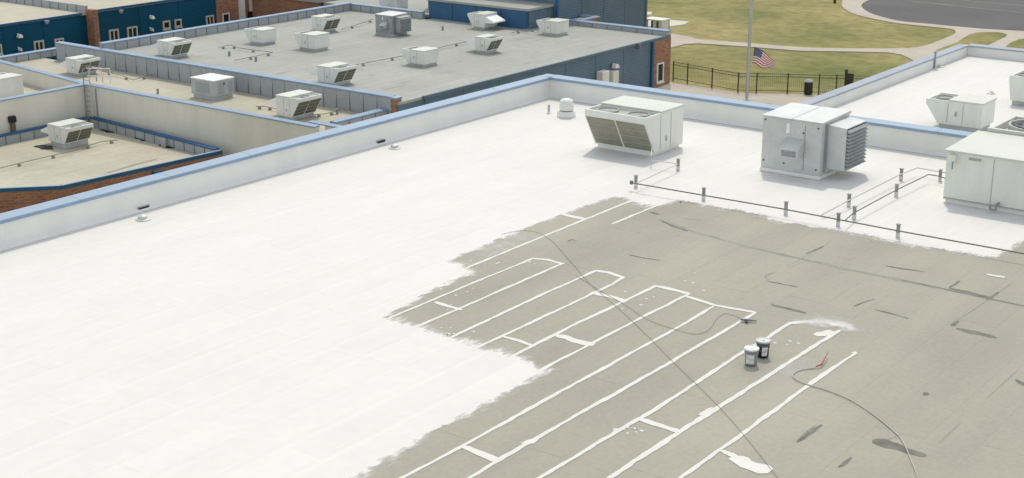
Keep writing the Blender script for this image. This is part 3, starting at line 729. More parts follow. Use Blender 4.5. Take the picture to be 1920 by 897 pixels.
# L: the low brick wing
LR = -8.45; LT = -8.0
lb = empty('low_brick_wing', (-66, 47, -12), 'low brick wing with a tan roof and dark blue fascia beside the white roof', 'building')
e0, e1, e2 = g(0, 355, LT), g(115, 350, LT), g(410, 285, LT)
ex = (e0[0] - 2.5 * 1.0, e0[1] - 2.5 * 1.1)
LYE = e2[1] + .25
lpoly = [ex, e1, (e2[0], LYE), (WXb + .3, WYb - .02), (WXb + .3, 36.5)]
mb = MB(); mb.prism(lpoly, -12.5, LR - .1); W(mb, 'wall', m_brick, lb)
mb = MB(); mb.prism([(x - .02 if x > -66 else x, y) for x, y in lpoly], LR - .099, LR); W(mb, 'roof', m_oldroof2, lb)
for a, b in ((ex, e1), (e1, (e2[0], LYE))):
    d = Vector((b[0] - a[0], b[1] - a[1], 0)).normalized(); n = Vector((d.y, -d.x, 0)) * .03; h_ = n * -2
    mb = MB(); mb.wall((a[0] + h_.x, a[1] + h_.y), (b[0] + h_.x, b[1] + h_.y), .16, LR - .02, LT); W(mb, 'upstand', m_panel, lb)
    q_ = n * .6; mb = MB(); mb.wall((a[0] + q_.x, a[1] + q_.y), (b[0] + q_.x, b[1] + q_.y), .05, -12.4, LT - .05); W(mb, 'brick_face', m_brick, lb)
    mb = MB(); mb.wall((a[0] + n.x, a[1] + n.y), (b[0] + n.x, b[1] + n.y), .028, LT - .15, LT + .03); W(mb, 'fascia', m_capdark, lb)
    mb = MB(); mb.wall((a[0] + n.x, a[1] + n.y), (b[0] + n.x, b[1] + n.y), .16, LT + .031, LT + .06); W(mb, 'cap_section', m_cap, lb)
parapet(lb, (WXb + .55, WYb - .32), (e2[0] - .25, LYE - .26), LR, LT + .08, pitch=.95, thick=.22, cap=(m_capdark, m_capdark))
parapet(lb, (WXb + .58, 36.6), (WXb + .58, WYb - .5), LR, LT + .08, pitch=.95, thick=.22, cap=(m_capdark, m_capdark))
Y, z = gx(283, 312, e1[0] + .1)
mb = MB(); mb.box(e1[0] + .35, e1[0] + .75, Y - .25, Y + .25, LT - .75, LT - .25); mb.tube([(e1[0] + .55, Y, LT - .7), (e1[0] + .55, Y, -12)], .06, 6); W(mb, 'leader_head', m_capdark, lb)
mb = MB()
for q, rr in (((205, 246), .75), ((230, 248), .5), ((246, 253), .5), ((272, 261), .85), ((318, 275), .8), ((84, 277), .8), ((262, 258), .4)):
    X, Y = g(*q, LR); m_ = MB(); m_.prism([(X + rr * (.8 + .25 * math.sin(j * 2.3 + rr * 9)) * math.cos(j * .628), Y + .55 * rr * (.8 + .2 * math.cos(j * 3.1)) * math.sin(j * .628)) for j in range(10)], LR + .004, LR + .05)
    W(m_, 'black_slab', m_black, lb)  # thin flat black slabs with uneven outlines
for q in ((255, 256), (310, 275)):
    X, Y = g(*q, LR); m_ = MB(); m_.box(X - .2, X + .2, Y - .15, Y + .15, LR + .003, LR + .5); W(m_, 'scupper_box', m_panel, lb, bevel=.02)
gas_line(lb, [(222, 268), (190, 271), (126, 291), (60, 306), (0, 321)], LR)
ribbon([g(200, 325, LR), g(250, 310, LR), g(296, 298, LR)], .25, LR + .006, wob=.5, seed=3, taper=.5).build('worn_lap', m_tarsoft, lb).location = -Vector(lb.location)
X, Y = g(27, 264, LR)
fl = empty('vent_stack', (X, Y, LR), 'rusty metal vent stack with dark cap before the beige wall', 'vent')
mb = MB(); mb.lathe([(.16, 0), (.16, 1.0), (.13, 1.02), (.13, 1.1)], n=12); mb.build('stack', M('rusty_metal', (.16, .13, .08), .8, var=.2, scale=4), fl)
mb = MB(); mb.lathe([(.22, 1.1), (.24, 1.12), (.24, 1.42), (.20, 1.46)], n=12); mb.build('cap', m_black, fl)

# ------------------------------------------------------------------ B: blue walled wing at the far left
bx = -91.4; bxb = -90.7
b1 = empty('blue_wing', (-95, 66, -12), 'deep blue classroom wing with white framed windows at the left edge', 'building')
mb = MB(); mb.box(-112, bx - .05, 40, 68.0, -12.5, -5.15); W(mb, 'wall', m_blue, b1)
mb = MB(); mb.box(-112, bx, 40, 67.9, -5.149, -5.0); W(mb, 'roof', m_oldroof2, b1)
wall_panels(b1, (bx - .045, 40.2), (bx - .045, 67.2), -12.4, -5.1, 3.4, m_blue, proud=.045)
mb = MB(); mb.box(bx + .002, bx + .10, 40, 67.3, -5.1, -4.93); W(mb, 'edge_trim', m_capdark, b1)
for w_ in ((62, 83, 76, 99), (101, 120, 72, 92), (-16, 4, 84, 103)): window_x(b1, bx, *w_, mull=1, trim=m_trim)
wall_lamp(b1, bx, 33, 67, .16); wall_lamp(b1, bx, 34, 92, .05)
Y, z = gx(84, 41, bx); mb = MB(); mb.hexa([(bx + .11, Y - .06, z - .15), (bx + .3, Y - .06, z - .15), (bx + .3, Y + .06, z - .15), (bx + .11, Y + .06, z - .15), (bx + .11, Y - .16, z + .1), (bx + .4, Y - .16, z + .1), (bx + .4, Y + .16, z + .1), (bx + .11, Y + .16, z + .1)]); W(mb, 'leader_head', m_panel, b1)

b2 = empty('tall_blue_wing', (-98, 75, -12), 'taller deep blue wing with brick corner and four white windows', 'building')
YE = 80.0
mb = MB(); mb.box(-114, bxb - .05, 68.01, YE, -12.5, -4.95); W(mb, 'wall', m_blue, b2)
mb = MB(); mb.box(-114, bxb, 68.0, YE, -4.949, -4.8); W(mb, 'roof', m_oldroof2, b2)
parapet(b2, (-112, 67.75), (bxb - .75, 67.75), -5.0, -4.45, pitch=1.1, thick=.22, cap=None)
mb = MB(); mb.box(bxb - .72, bxb + .14, 67.75, 68.2, -12.4, -4.72); W(mb, 'brick_pier', m_brick, b2)
wall_panels(b2, (bxb - .045, 68.25), (bxb - .045, YE - .1), -12.4, -4.9, 3.4, m_blue, proud=.045)
mb = MB(); mb.box(bxb + .002, bxb + .10, 68.3, YE, -4.9, -4.73); W(mb, 'edge_trim', m_capdark, b2)
for w_ in ((203, 223, 55, 80), (237, 258, 50, 73), (385, 401, 29, 48)): window_x(b2, bxb, *w_, mull=1, trim=m_trim)
for w_ in ((304, 319, 39, 55), (326, 340, 36, 51)): window_x(b2, bxb, *w_, mull=0, frame=.13, trim=m_trim)
wall_lamp(b2, bxb, 281, 32, .16); wall_lamp(b2, bxb, 281, 55, .05)
Y, z = gx(223, 21, bxb); mb = MB(); mb.hexa([(bxb + .11, Y - .06, z - .15), (bxb + .3, Y - .06, z - .15), (bxb + .3, Y + .06, z - .15), (bxb + .11, Y + .06, z - .15), (bxb + .11, Y - .16, z + .1), (bxb + .4, Y - .16, z + .1), (bxb + .4, Y + .16, z + .1), (bxb + .11, Y + .16, z + .1)]); W(mb, 'leader_head', m_panel, b2)

b4 = empty('brick_wing', (-96, 88, -12), 'red brick wing with white panels and downpipe behind the grey roof', 'building')
mb = MB(); mb.box(-114, bxb, YE + .01, 100, -12.5, -2.2); W(mb, 'wall', m_brick, b4)
mb = MB(); mb.box(-114, bxb + .2, YE, 100, -2.199, -2.0); W(mb, 'roof', m_oldroof2, b4)
window_x(b4, bxb, 416, 430, 25, 44, mull=0, frame=.08)
Y, _ = gx(451, 20, bxb); mb = MB(); mb.box(bxb + .01, bxb + .35, Y - .22, Y + .22, -12.4, -2.3); W(mb, 'column', m_white, b4)
for (pa, pb, pc, pd) in ((466, 484, -6, 19), (512, 543, 3, 24)):
    y0, z1 = gx(pa, pc, bxb); y1, z0 = gx(pb, pd, bxb)
    mb = MB(); mb.box(bxb + .002, bxb + .08, y0, y1, z0, z1); W(mb, 'white_panel', m_white, b4)
    mb = MB(); mb.box(bxb + .002, bxb + .05, y0 - .2, y1 - .2, z0 - 1.2, z0 - .02); W(mb, 'window', m_glass, b4)
b5 = empty('brick_entry_block', (-87, 92, -12), 'low brick block with pale roof behind the grey roof edge', 'building')
c0 = g(598, 3, -5.2)
mb = MB(); mb.box(-92, c0[0], c0[1], c0[1] + 14, -12.4, -5.3); W(mb, 'wall', m_brick, b5)
mb = MB(); mb.box(-92.2, c0[0] + .2, c0[1] - .2, c0[1] + 14, -5.299, -5.05); W(mb, 'roof', m_oldroof, b5)
mb = MB(); mb.box(c0[0] + .001, c0[0] + 12, c0[1] + .5, c0[1] + 14, -12.4, -5.5); W(mb, 'wall', m_panel, b5)
mb = MB(); mb.box(c0[0] + .21, c0[0] + 12.2, c0[1] + .3, c0[1] + 14, -5.499, -5.3); W(mb, 'roof', m_oldroof, b5)

# blue block standing on the back of the grey roof, and the taller slate block beside it
b6 = empty('blue_block', (-66, 88, GR), 'mid blue block with pale flat roof rising behind the grey roof', 'building')
mb = MB(); mb.box(-71.2, -61.9, 84.0, 89.0, GR - .05, -4.16); W(mb, 'wall', m_blue2, b6)
mb = MB(); mb.box(-71.3, -61.75, 83.85, 100, -4.159, -4.0); W(mb, 'roof', m_oldroof, b6)
wall_panels(b6, (-71.2, 83.99), (-61.95, 83.99), GR, -4.17, 2.3, m_blue2, proud=.04)
wall_panels(b6, (-61.89, 84.1), (-61.89, 88.8), GR, -4.17, 2.3, m_siding, proud=.04)
SX = -61.5; SY0 = gx(1045, 30, SX)[0]; SY1 = gx(1210, 57, SX)[0]
b7 = empty('slate_block', (-66, 97, GZ), 'tall slate blue block of wide siding panels behind the grey roof', 'building')
mb = MB(); mb.box(-74, SX - .06, SY0, SY1, -12, -1.5); W(mb, 'wall', m_siding, b7)
mb = MB(); mb.box(-74.1, SX + .05, SY0 - .1, SY1 + .1, -1.499, -1.3); W(mb, 'roof', m_oldroof, b7)
wall_panels(b7, (SX - .055, SY0 + .1), (SX - .055, SY1 - .1), -11.8, -1.52, 2.75, m_siding, proud=.05)
mb = MB(); mb.box(SX - .1, SX + .08, SY1 - .09, SY1 + .1, -11.8, -1.6); W(mb, 'corner_trim', m_rib, b7)
mb = MB(); mb.box(SX - .1, SX + .08, SY0 - .1, SY0 + .09, -11.8, -1.6); W(mb, 'corner_trim', m_capdark, b7)
SZ = GR + .4; c3 = g(1124, 31, SZ)
b8 = empty('brick_stub_roof', (-59, 90, GZ), 'small brick ended roof stub with blue cap against the slate block', 'building')
mb = MB(); mb.box(SX + .1, c3[0], GY1 + .12, c3[1], -11.8, SZ - .25); W(mb, 'wall', m_brick, b8)
mb = MB(); mb.box(c3[0] - .3, c3[0] + .02, GY1 + .13, c3[1] + .02, SZ - .249, SZ - .05); W(mb, 'parapet', m_brick, b8)
mb = MB(); mb.box(SX + .1, c3[0] - .31, GY1 + .14, c3[1] - .3, SZ - .249, SZ - .2); W(mb, 'roof', m_coatwall, b8)
mb = MB(); mb.box(SX + .1, c3[0] - .31, c3[1] - .299, c3[1], SZ - .249, SZ - .05); W(mb, 'parapet', m_panel, b8)
cap_run((c3[0] + .04, GY1 + .13), (c3[0] + .04, c3[1] + .06), .36, SZ - .05, b8, h=.05)
cap_run((SX + .1, c3[1] - .32), (c3[0] - .35, c3[1] - .32), .36, SZ - .048, b8, h=.05)

# shelter beyond the slate block
sx, sy = g(1226, 62, GZ)
sh = empty('low_enclosure', (sx, sy, GZ), 'low beige enclosure with dark openings at the corner of the slate block', 'enclosure')
for x0, x1 in ((-.95, -.7), (.0, .2), (.55, .9)):
    mb = MB(); mb.box(x0, x1, -.15, .15, -.1, 1.1); mb.build('post', m_beige, sh)
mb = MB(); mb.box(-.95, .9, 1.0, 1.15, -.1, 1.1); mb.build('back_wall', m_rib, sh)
mb = MB(); mb.box(.65, .9, .151, .99, -.1, 1.1); mb.build('side_wall', m_beige, sh)
mb = MB(); mb.box(-1.0, .95, -.2, 1.2, 1.101, 1.22); mb.build('roof', m_beige, sh)

# ------------------------------------------------------------------ rooftop units
def rtu(name, loc, label, L_=1.75, Wd=1.3, H_=1.15, rz=0.0, hood=True, coil=m_coil, body=m_hvacw, top=m_hvactop, slant=.42, curb=.17, group=None, fans=1, curbmat=None):
    """packaged rooftop unit: coil end at +x with an undercut face, fan well in the top, sloped intake hood at -x"""
    t = empty(name, loc, label, 'air conditioner', group, rz)
    if hood: L_ *= .82
    x0, x1 = -L_ / 2 + (.18 if hood else 0), L_ / 2 + (.18 if hood else 0); w2 = Wd / 2
    mb = MB(); mb.box(x0 + .08, x1 - slant - .05, -w2 + .08, w2 - .08, 0.0, curb); mb.build('curb', curbmat or m_curb, t, bevel=.01)
    zb, zt, hd = curb + .001, H_, .15 * H_
    xm = x1 - L_ * .40; dk = .055 * H_
    prof = [(x0, zb), (x1 - slant, zb), (x1 - slant, zb + .04), (x1, zt - hd), (x1, zt), (x1 - .07, zt), (x1 - .07, zt - dk), (xm, zt - dk), (xm, zt), (x0, zt)]
    n = len(prof); vs_ = [(x, -w2, z) for x, z in prof] + [(x, w2, z) for x, z in prof]
    low_ = [0, 1, 2, 3, 6, 7]                                   # the side sheets, cut into convex pieces
    fs = [(i, n + i, n + (i + 1) % n, (i + 1) % n) for i in range(n)]
    for o_ in (0, n): fs += [(0 + o_, 1 + o_, 2 + o_, 3 + o_, 6 + o_, 7 + o_), (0 + o_, 7 + o_, 8 + o_, 9 + o_), (3 + o_, 4 + o_, 5 + o_, 6 + o_)]
    mb = MB(); mb.add(vs_, fs); bo = mb.build('body', body, t)
    mb = MB(); mb.box(xm + .03, x1 - .10, -w2 + .07, w2 - .07, zt - dk + .001, zt - dk + .003); mb.build('fan_deck', m_hvacd, t)
    for s_ in (-1, 1):
        mb = MB(); ya_, yb_ = sorted((s_ * (w2 + .004), s_ * (w2 - .05))); mb.box(xm - .02, x1 - .005, ya_, yb_, zt - dk - .02, zt + .004); mb.build('side_sheet', body, t)
    # undercut coil face in two bays
    a = Vector((x1 - slant, 0, zb + .06)); b = Vector((x1, 0, zt - hd - .02)); dn = Vector((b.z - a.z, 0, -(b.x - a.x))).normalized() * .012
    for s in (-1, 1):
        ya, yb = (-w2 + .05, -.035) if s < 0 else (.035, w2 - .05)
        p = [a + dn, a + dn, b + dn, b + dn]; q = [a - dn * 4, a - dn * 4, b - dn * 4, b - dn * 4]
        ysq = [ya, yb, yb, ya]
        mb = MB(); mb.hexa([(q[i].x, ysq[i], q[i].z) for i in range(4)] + [(p[i].x, ysq[i], p[i].z) for i in range(4)]); mb.build('coil', coil, t)
        for r_ in range(1, 4):
            f = r_ / 4; c = a.lerp(b, f) + dn * 1.6; mb = MB(); mb.box(c.x - .008, c.x + .008, ya, yb, c.z - .008, c.z + .008); mb.build('guard_wire', m_hvacd, t)
    # lid over the air section, lower deck with fan wells
    mb = MB(); mb.box(x0 - .03, xm, -w2 - .03, w2 + .03, zt + .001, zt + .055); mb.build('lid', top, t, bevel=.008)
    for k in range(fans):
        yc = 0 if fans == 1 else (-w2 * .5 + k * w2)
        r = min(L_ * .155, w2 / fans * .82); c = ((xm + x1 - .07) / 2, yc, zt - dk)
        mb = MB(); mb.lathe([(r, .003), (r, .06), (r * .9, .06), (r * .88, .014)], c, 18); fr_ = mb.build('fan_ring', m_hvacd, t)
        mb = MB(); mb.lathe([(r * .87, .004), (r * .87, .010)], c, 18); mb.build('fan_well', m_black, fr_)
        mb = MB()
        for j in range(4):
            an = j * math.pi / 2 + .4; u = Vector((math.cos(an), math.sin(an), 0)); v = Vector((-u.y, u.x, 0)); cc = Vector(c)
            P = [cc + u * r * .15 - v * r * .05, cc + u * r * .8 - v * r * .28, cc + u * r * .8 + v * r * .20, cc + u * r * .15 + v * r * .08]
            mb.hexa([(q.x, q.y, zt - dk + .014) for q in P] + [(q.x, q.y, zt - dk + .022) for q in P])
        mb.build('fan_blade', m_zincd, fr_)
    # panel seams and a handle on the long sides
    for s in (-1, 1):
        for f in (.33, .6):
            x = x0 + L_ * f; mb = MB(); mb.box(x - .008, x + .008, s * (w2 + .005) - .004, s * (w2 + .005) + .004, zb + .05, zt - .06); mb.build('panel_seam', m_hvacd, t)
        x = x0 + L_ * .45; mb = MB(); mb.box(x - .03, x + .03, s * (w2 + .015) - .012, s * (w2 + .015) + .012, zb + .3, zb + .45); mb.build('handle', m_hvacd, t)
    if hood:
        hz, hl, hw = zt - .10, .82, w2 * .92
        mb = MB(); mb.hexa([(x0 - hl, -hw, hz - .44), (x0 - .002, -hw, hz - .50), (x0 - .002, hw, hz - .50), (x0 - hl, hw, hz - .44), (x0 - hl, -hw, hz - .34), (x0 - .002, -hw, hz), (x0 - .002, hw, hz), (x0 - hl, hw, hz - .34)]); mb.build('intake_hood', m_tagw, t, bevel=.01)
    return t
GRP = 'rooftop air conditioners'
def gpt(px, py, z): x, y = g(px, py, z); return (x, y, z)
# coil facing the camera side (+X)
rtu('rooftop_unit', gpt(326, 106, GR), 'white unit with dark coil nearest the left end of the grey roof', 2.0, 1.5, 1.05, group=GRP)
rtu('rooftop_unit', gpt(609, 59, GR), 'white dark coiled unit behind the two plain pale units on the grey roof', 1.85, 1.45, 1.08, group=GRP)
rtu('rooftop_unit', gpt(629, 157, GR), 'white dark coiled unit nearest the ribbed parapet between the roofs', 2.05, 1.6, 1.08, group=GRP)
rtu('rooftop_unit', gpt(913, 98, GR), 'white dark coiled unit at the middle right of the grey roof', 1.65, 1.3, 1.03, group=GRP)
rtu('rooftop_unit', gpt(155, 139, MR), 'white dark coiled unit behind the ladder rails on the tan roof', 1.9, 1.55, 1.05, group=GRP)
rtu('rooftop_unit', gpt(558, 219, MR), 'large white unit with big dark coil at the near end of the tan roof', 2.15, 1.85, 1.26, slant=.55, group=GRP)
rtu('rooftop_unit', gpt(132, 272, LR), 'white unit with two dark coil bays on the low brick wing', 2.3, 1.75, 1.25, slant=.45, curb=.30, group=GRP)
# coil facing away (-X)
rtu('rooftop_unit', gpt(489, 81, GR), 'pale boxy unit, leftmost of the coil-less looking units on the grey roof', 1.8, 1.3, .98, rz=math.pi, hood=False, group=GRP)
rtu('rooftop_unit', gpt(585, 92, GR), 'pale boxy unit with flared left side in front of the farther dark coiled unit', 1.95, 1.4, 1.05, rz=math.pi, hood=False, group=GRP)
rtu('rooftop_unit', gpt(788, 121, GR), 'pale boxy unit nearest the slate siding edge of the grey roof', 1.85, 1.4, .98, rz=math.pi, hood=False, group=GRP)
rtu('rooftop_unit', gpt(908, 53, GR), 'pale unit with hood in front of the mid blue block', 1.9, 1.5, 1.08, rz=math.pi, group=GRP)
rtu('rooftop_unit', gpt(1036, 64, GR), 'pale boxy unit by the far right parapet of the grey roof', 1.85, 1.4, .98, rz=math.pi, hood=False, group=GRP)
rtu('rooftop_unit', gpt(1797, 238, B3Z), 'cream unit flared at the left on the rear white roof, behind the blue cap', 1.9, 1.25, .95, rz=math.pi, hood=False, body=m_hvac, group=GRP)
x, y = g(1888, 196, B3Z)
rtu('rooftop_unit', (x + .95, y + .6, B3Z), 'cream unit cut by the right edge on the rear white roof', 1.9, 1.25, 1.05, rz=math.pi, hood=False, slant=.1, body=m_hvac, group=GRP)
rtu('rooftop_unit', gpt(738, 20, GR), 'white unit at the back of the grey roof behind the grey steel unit', 1.9, 1.3, .95, rz=math.pi, hood=False, slant=.15, group=GRP)
rtu('rooftop_unit', gpt(4, 184, -7.0), 'white unit cut by the left edge above the beige wall', 2.0, 1.8, 1.35, rz=math.pi, hood=False, slant=.15, group=GRP)
# the large unit on the white roof: coil towards -Y
rtu('rooftop_unit', (-24.07, 38.45, 0.0), 'big cream unit with undercut double coil face on the white roof', 2.32, 2.26, 1.36, rz=-math.pi / 2, hood=False, coil=m_coil2, body=m_hvac, slant=.60, curb=.12, group=GRP, fans=2, curbmat=m_coatwall)

def box_unit(loc, label, Lx, Ly, H_, body, top, group=None, rz=0.0):
    t = empty('rooftop_unit', loc, label, 'air conditioner', group, rz)
    mb = MB(); mb.box(-Lx / 2 + .08, Lx / 2 - .08, -Ly / 2 + .08, Ly / 2 - .08, 0, .22); mb.build('curb', m_curb, t)
    mb = MB(); mb.box(-Lx / 2, Lx / 2, -Ly / 2, Ly / 2, .221, H_); mb.build('body', body, t, bevel=.015)
    mb = MB(); mb.box(-Lx / 2 - .04, Lx / 2 + .04, -Ly / 2 - .04, Ly / 2 + .04, H_ + .001, H_ + .06); mb.build('lid', top, t, bevel=.01)
    return t
def seam(t, x0, x1, y0, y1, z0, z1, name='panel_seam', mat=m_hvacd):
    mb = MB(); mb.box(x0, x1, y0, y1, z0, z1); return mb.build(name, mat, t)
t = box_unit(gpt(400, 182, MR), 'pale grey boxy unit with white lid in the middle of the tan roof', 2.0, 1.6, 1.15, m_grayunit, m_white, GRP)
seam(t, 1.001, 1.02, -.45, .0, .35, 1.0, 'access_door', m_panel); seam(t, 1.02, 1.05, -.05, .02, .85, 1.0, 'handle', m_black)
seam(t, 1.001, 1.012, .35, .7, .35, 1.0, 'access_door', m_panel); seam(t, -.6, .6, -.82, -.801, .4, .98, 'access_door', m_panel)
def steel_unit(loc, label, s=1.0):
    """galvanised box with a lid seam, a small exhaust hood in front and a louvred intake box at the +X side"""
    t = empty('rooftop_unit', loc, label, 'air conditioner', GRP); Lx, Ly, H_ = 1.92 * s, 1.9 * s, 1.70 * s
    mb = MB(); mb.box(-Lx / 2 - .03, Lx / 2 + .03, -Ly / 2 - .03, Ly / 2 + .03, 0, .12 * s); mb.build('curb', m_coatwall if s == 1 else m_curb, t, bevel=.02)
    mb = MB(); mb.box(-Lx / 2, Lx / 2, -Ly / 2, Ly / 2, .121 * s, H_); mb.build('body', m_zinc if s == 1 else m_zincg, t, bevel=.012)
    for a, b in ((-Lx / 2 - .03, -.012), (.012, Lx / 2 + .03)):
        mb = MB(); mb.hexa([(a, -Ly / 2 - .03, H_ + .001), (b, -Ly / 2 - .03, H_ + .001), (b, Ly / 2 + .03, H_ + .001), (a, Ly / 2 + .03, H_ + .001), (a, -Ly / 2 - .03, H_ + .035), (b, -Ly / 2 - .03, H_ + .035), (b, Ly / 2 + .03, H_ + .08), (a, Ly / 2 + .03, H_ + .08)]); mb.build('lid', m_zinc, t)
    yf = -Ly / 2
    # front access panel edges, exhaust hood, white tag, bolts
    seam(t, .42 * s, .44 * s, yf - .012, yf - .001, .2 * s, H_ - .1, mat=m_zincd)
    mb = MB(); hx0, hx1, hz = -.14 * s, .42 * s, .92 * s; hd_ = .46 * s
    mb.hexa([(hx0, yf - hd_ * .86, hz - .30 * s), (hx1, yf - hd_ * .86, hz - .30 * s), (hx1, yf - .001, hz - .22 * s), (hx0, yf - .001, hz - .22 * s), (hx0 - .02, yf - hd_, hz - .02 * s), (hx1 + .02, yf - hd_, hz - .02 * s), (hx1 + .02, yf - .001, hz + .24 * s), (hx0 - .02, yf - .001, hz + .24 * s)]); ho = mb.build('exhaust_hood', m_zinc, t, bevel=.01)
    mb = MB(); f0, f1 = (yf - hd_ * .86 - .004, hz - .275 * s), (yf - hd_ - .004, hz - .06 * s)
    mb.hexa([(hx0 + .05, f0[0], f0[1]), (hx1 - .05, f0[0], f0[1]), (hx1 - .05, f0[0] + .03, f0[1]), (hx0 + .05, f0[0] + .03, f0[1]), (hx0 + .05, f1[0], f1[1]), (hx1 - .05, f1[0], f1[1]), (hx1 - .05, f1[0] + .03, f1[1]), (hx0 + .05, f1[0] + .03, f1[1])]); mb.build('hood_opening', m_zincd, ho)
    mb = MB(); mb.prism([(-.12 * s, 0), (-.02 * s, 0), (0, .06 * s), (-.02 * s, .30 * s), (-.10 * s, .30 * s)], 0, .01); tg = mb.build('white_tag', m_tagw, t); tg.rotation_euler = (R(90), 0, 0); tg.location = (-.06 * s, yf - .004, 1.28 * s)
    for x, z in ((-.88, 1.6), (-.88, .35), (-.2, .35), (.38, 1.35), (.85, .3), (.85, 1.55)):
        mb = MB(); mb.box(x * s - .02, x * s + .02, yf - .02, yf - .002, z * s - .02, z * s + .02); mb.build('bolt', m_black, t)
    # louvred intake box
    bx0, bx1, by0, by1, bz0, bz1 = Lx / 2 + .002, Lx / 2 + .62 * s, -.62 * s, .80 * s, .30 * s, 1.58 * s
    mb = MB(); mb.hexa([(bx0, by0, bz0), (bx1, by0, bz0), (bx1, by1, bz0), (bx0, by1, bz0), (bx0, by0, bz1 + .05), (bx1, by0, bz1), (bx1, by1, bz1), (bx0, by1, bz1 + .05)]); lo = mb.build('louvre_box', m_zinc if s == 1 else m_zincg, t, bevel=.012)
    n = 11
    for i in range(n):
        z = bz0 + .09 * s + i * (bz1 - bz0 - .18 * s) / (n - 1)
        mb = MB(); mb.hexa([(bx1 + .003, by0 + .05, z - .045 * s), (bx1 + .09 * s, by0 + .05, z - .05 * s), (bx1 + .09 * s, by1 - .05, z - .05 * s), (bx1 + .003, by1 - .05, z - .045 * s), (bx1 + .003, by0 + .05, z + .03 * s), (bx1 + .09 * s, by0 + .05, z - .035 * s), (bx1 + .09 * s, by1 - .05, z - .035 * s), (bx1 + .003, by1 - .05, z + .03 * s)]); mb.build('louvre_slat', m_zincg, lo)
    mb = MB(); mb.box(bx1 + .001, bx1 + .006, by0 + .05, by1 - .05, bz0 + .03, bz1 - .03); mb.build('louvre_back', m_black, lo)
    seam(t, Lx / 2 + .001, Lx / 2 + .05, by0 - .10 * s, by0 - .02 * s, .2 * s, H_ - .05, 'flange', m_zincd)
    return t
steel_unit((-18.51, 39.32, 0.012), 'galvanised steel unit with front hood and louvred side box on the white roof')
steel_unit(gpt(734, 64, GR), 'grey steel unit standing alone near the back of the grey roof', .83)
# long cream unit at the right edge of the white roof
t = empty('rooftop_unit', (-11.4, 40.6, 0), 'long cream unit with fan deck at the right edge of the white roof', 'air conditioner', GRP)
x0, x1, y0, y1, H_ = -2.35, 2.6, -2.3, .15, 1.48
mb = MB(); mb.box(x0 + .06, x1 - .06, y0 + .06, 2.3, 0, .10); mb.build('curb', m_coatwall, t)
mb = MB(); mb.box(x0, x1, y0, y1, .101, H_); mb.build('body', m_hvac, t, bevel=.015)
mb = MB(); mb.hexa([(x0 - .05, y0 - .06, H_ + .001), (x1, y0 - .06, H_ + .001), (x1, y1 + .05, H_ + .001), (x0 - .05, y1 + .05, H_ + .001), (x0 - .05, y0 - .06, H_ + .05), (x1, y0 - .06, H_ + .05), (x1, y1 + .05, H_ + .12), (x0 - .05, y1 + .05, H_ + .12)]); mb.build('lid', m_hvactop, t)
for x in (-1.02, .35, 1.6): seam(t, x - .008, x + .008, y0 - .008, y0 - .001, .16, H_ - .04)
seam(t, x0 + .02, x1 - .02, y0 - .012, y0 - .001, .13, .17)
seam(t, x0 + .10, x0 + .30, y0 - .14, y0 - .001, H_ - .30, H_ - .07, 'disconnect_box', m_hvac); seam(t, x0 + .22, x0 + .26, y0 - .17, y0 - .145, H_ - .45, H_ - .24, 'switch_handle', m_zincd)
seam(t, -1.72, -1.38, y0 - .012, y0 - .001, H_ - .16, H_ - .09, 'name_plate', m_hvacd); seam(t, -.1, .12, y0 - .04, y0 - .001, .8, .95, 'handle', m_black)
mb = MB(); mb.tube([(-.78, y0 - .002, .24), (-.78, y0 - .2, .24), (-.78, y0 - .22, .10), (-.92, y0 - .24, .10), (-.94, y0 - .24, .22)], .035, 8); mb.build('drain_trap', m_zincd, t)
mb = MB(); mb.box(x0 + .25, x1, y1 + .051, 2.35, .101, H_ + .02); mb.build('condenser_section', m_hvac, t, bevel=.015)
mb = MB(); mb.box(x0 + .2, x0 + .35, y1 + .1, 2.4, H_ + .021, H_ + .22); mb.box(x0 + .351, x1, y1 + .1, y1 + .22, H_ + .021, H_ + .22); mb.box(x0 + .351, x1, 2.28, 2.4, H_ + .021, H_ + .22); mb.build('fan_deck_rim', m_hvactop, t)
for i, xx in enumerate((x0 + 1.35, x0 + 3.3)):
    c = (xx, 1.3, H_ + .021); mb = MB(); mb.lathe([(.85, 0), (.85, .24), (.78, .24), (.78, .03)], c, 24); fr_ = mb.build('fan_ring', m_hvacd, t)
    mb = MB(); mb.lathe([(.77, .005), (.77, .012)], c, 24); mb.build('fan_well', m_black, fr_)
    mb = MB()
    for j in range(5):
        an = j * 1.2566; u = Vector((math.cos(an), math.sin(an), 0)); v = Vector((-u.y, u.x, 0)); cc = Vector(c)
        P = [cc + u * .1 - v * .05, cc + u * .72 - v * .25, cc + u * .72 + v * .18, cc + u * .1 + v * .06]
        mb.hexa([(q.x, q.y, q.z + .06) for q in P] + [(q.x, q.y, q.z + .075) for q in P])
    mb.build('fan_blade', m_zincd, fr_)
    mb = MB()
    for rr in (.25, .45, .65): mb.tube([(c[0] + rr * math.cos(a * .2618), c[1] + rr * math.sin(a * .2618), c[2] + .245) for a in range(25)], .010, 4)
    for a in range(4): u = Vector((math.cos(a * .785), math.sin(a * .785), 0)); mb.tube([Vector(c) - u * .8 + Vector((0, 0, .245)), Vector(c) + u * .8 + Vector((0, 0, .245))], .010, 4)
    mb.build('fan_guard', m_zincd, fr_)

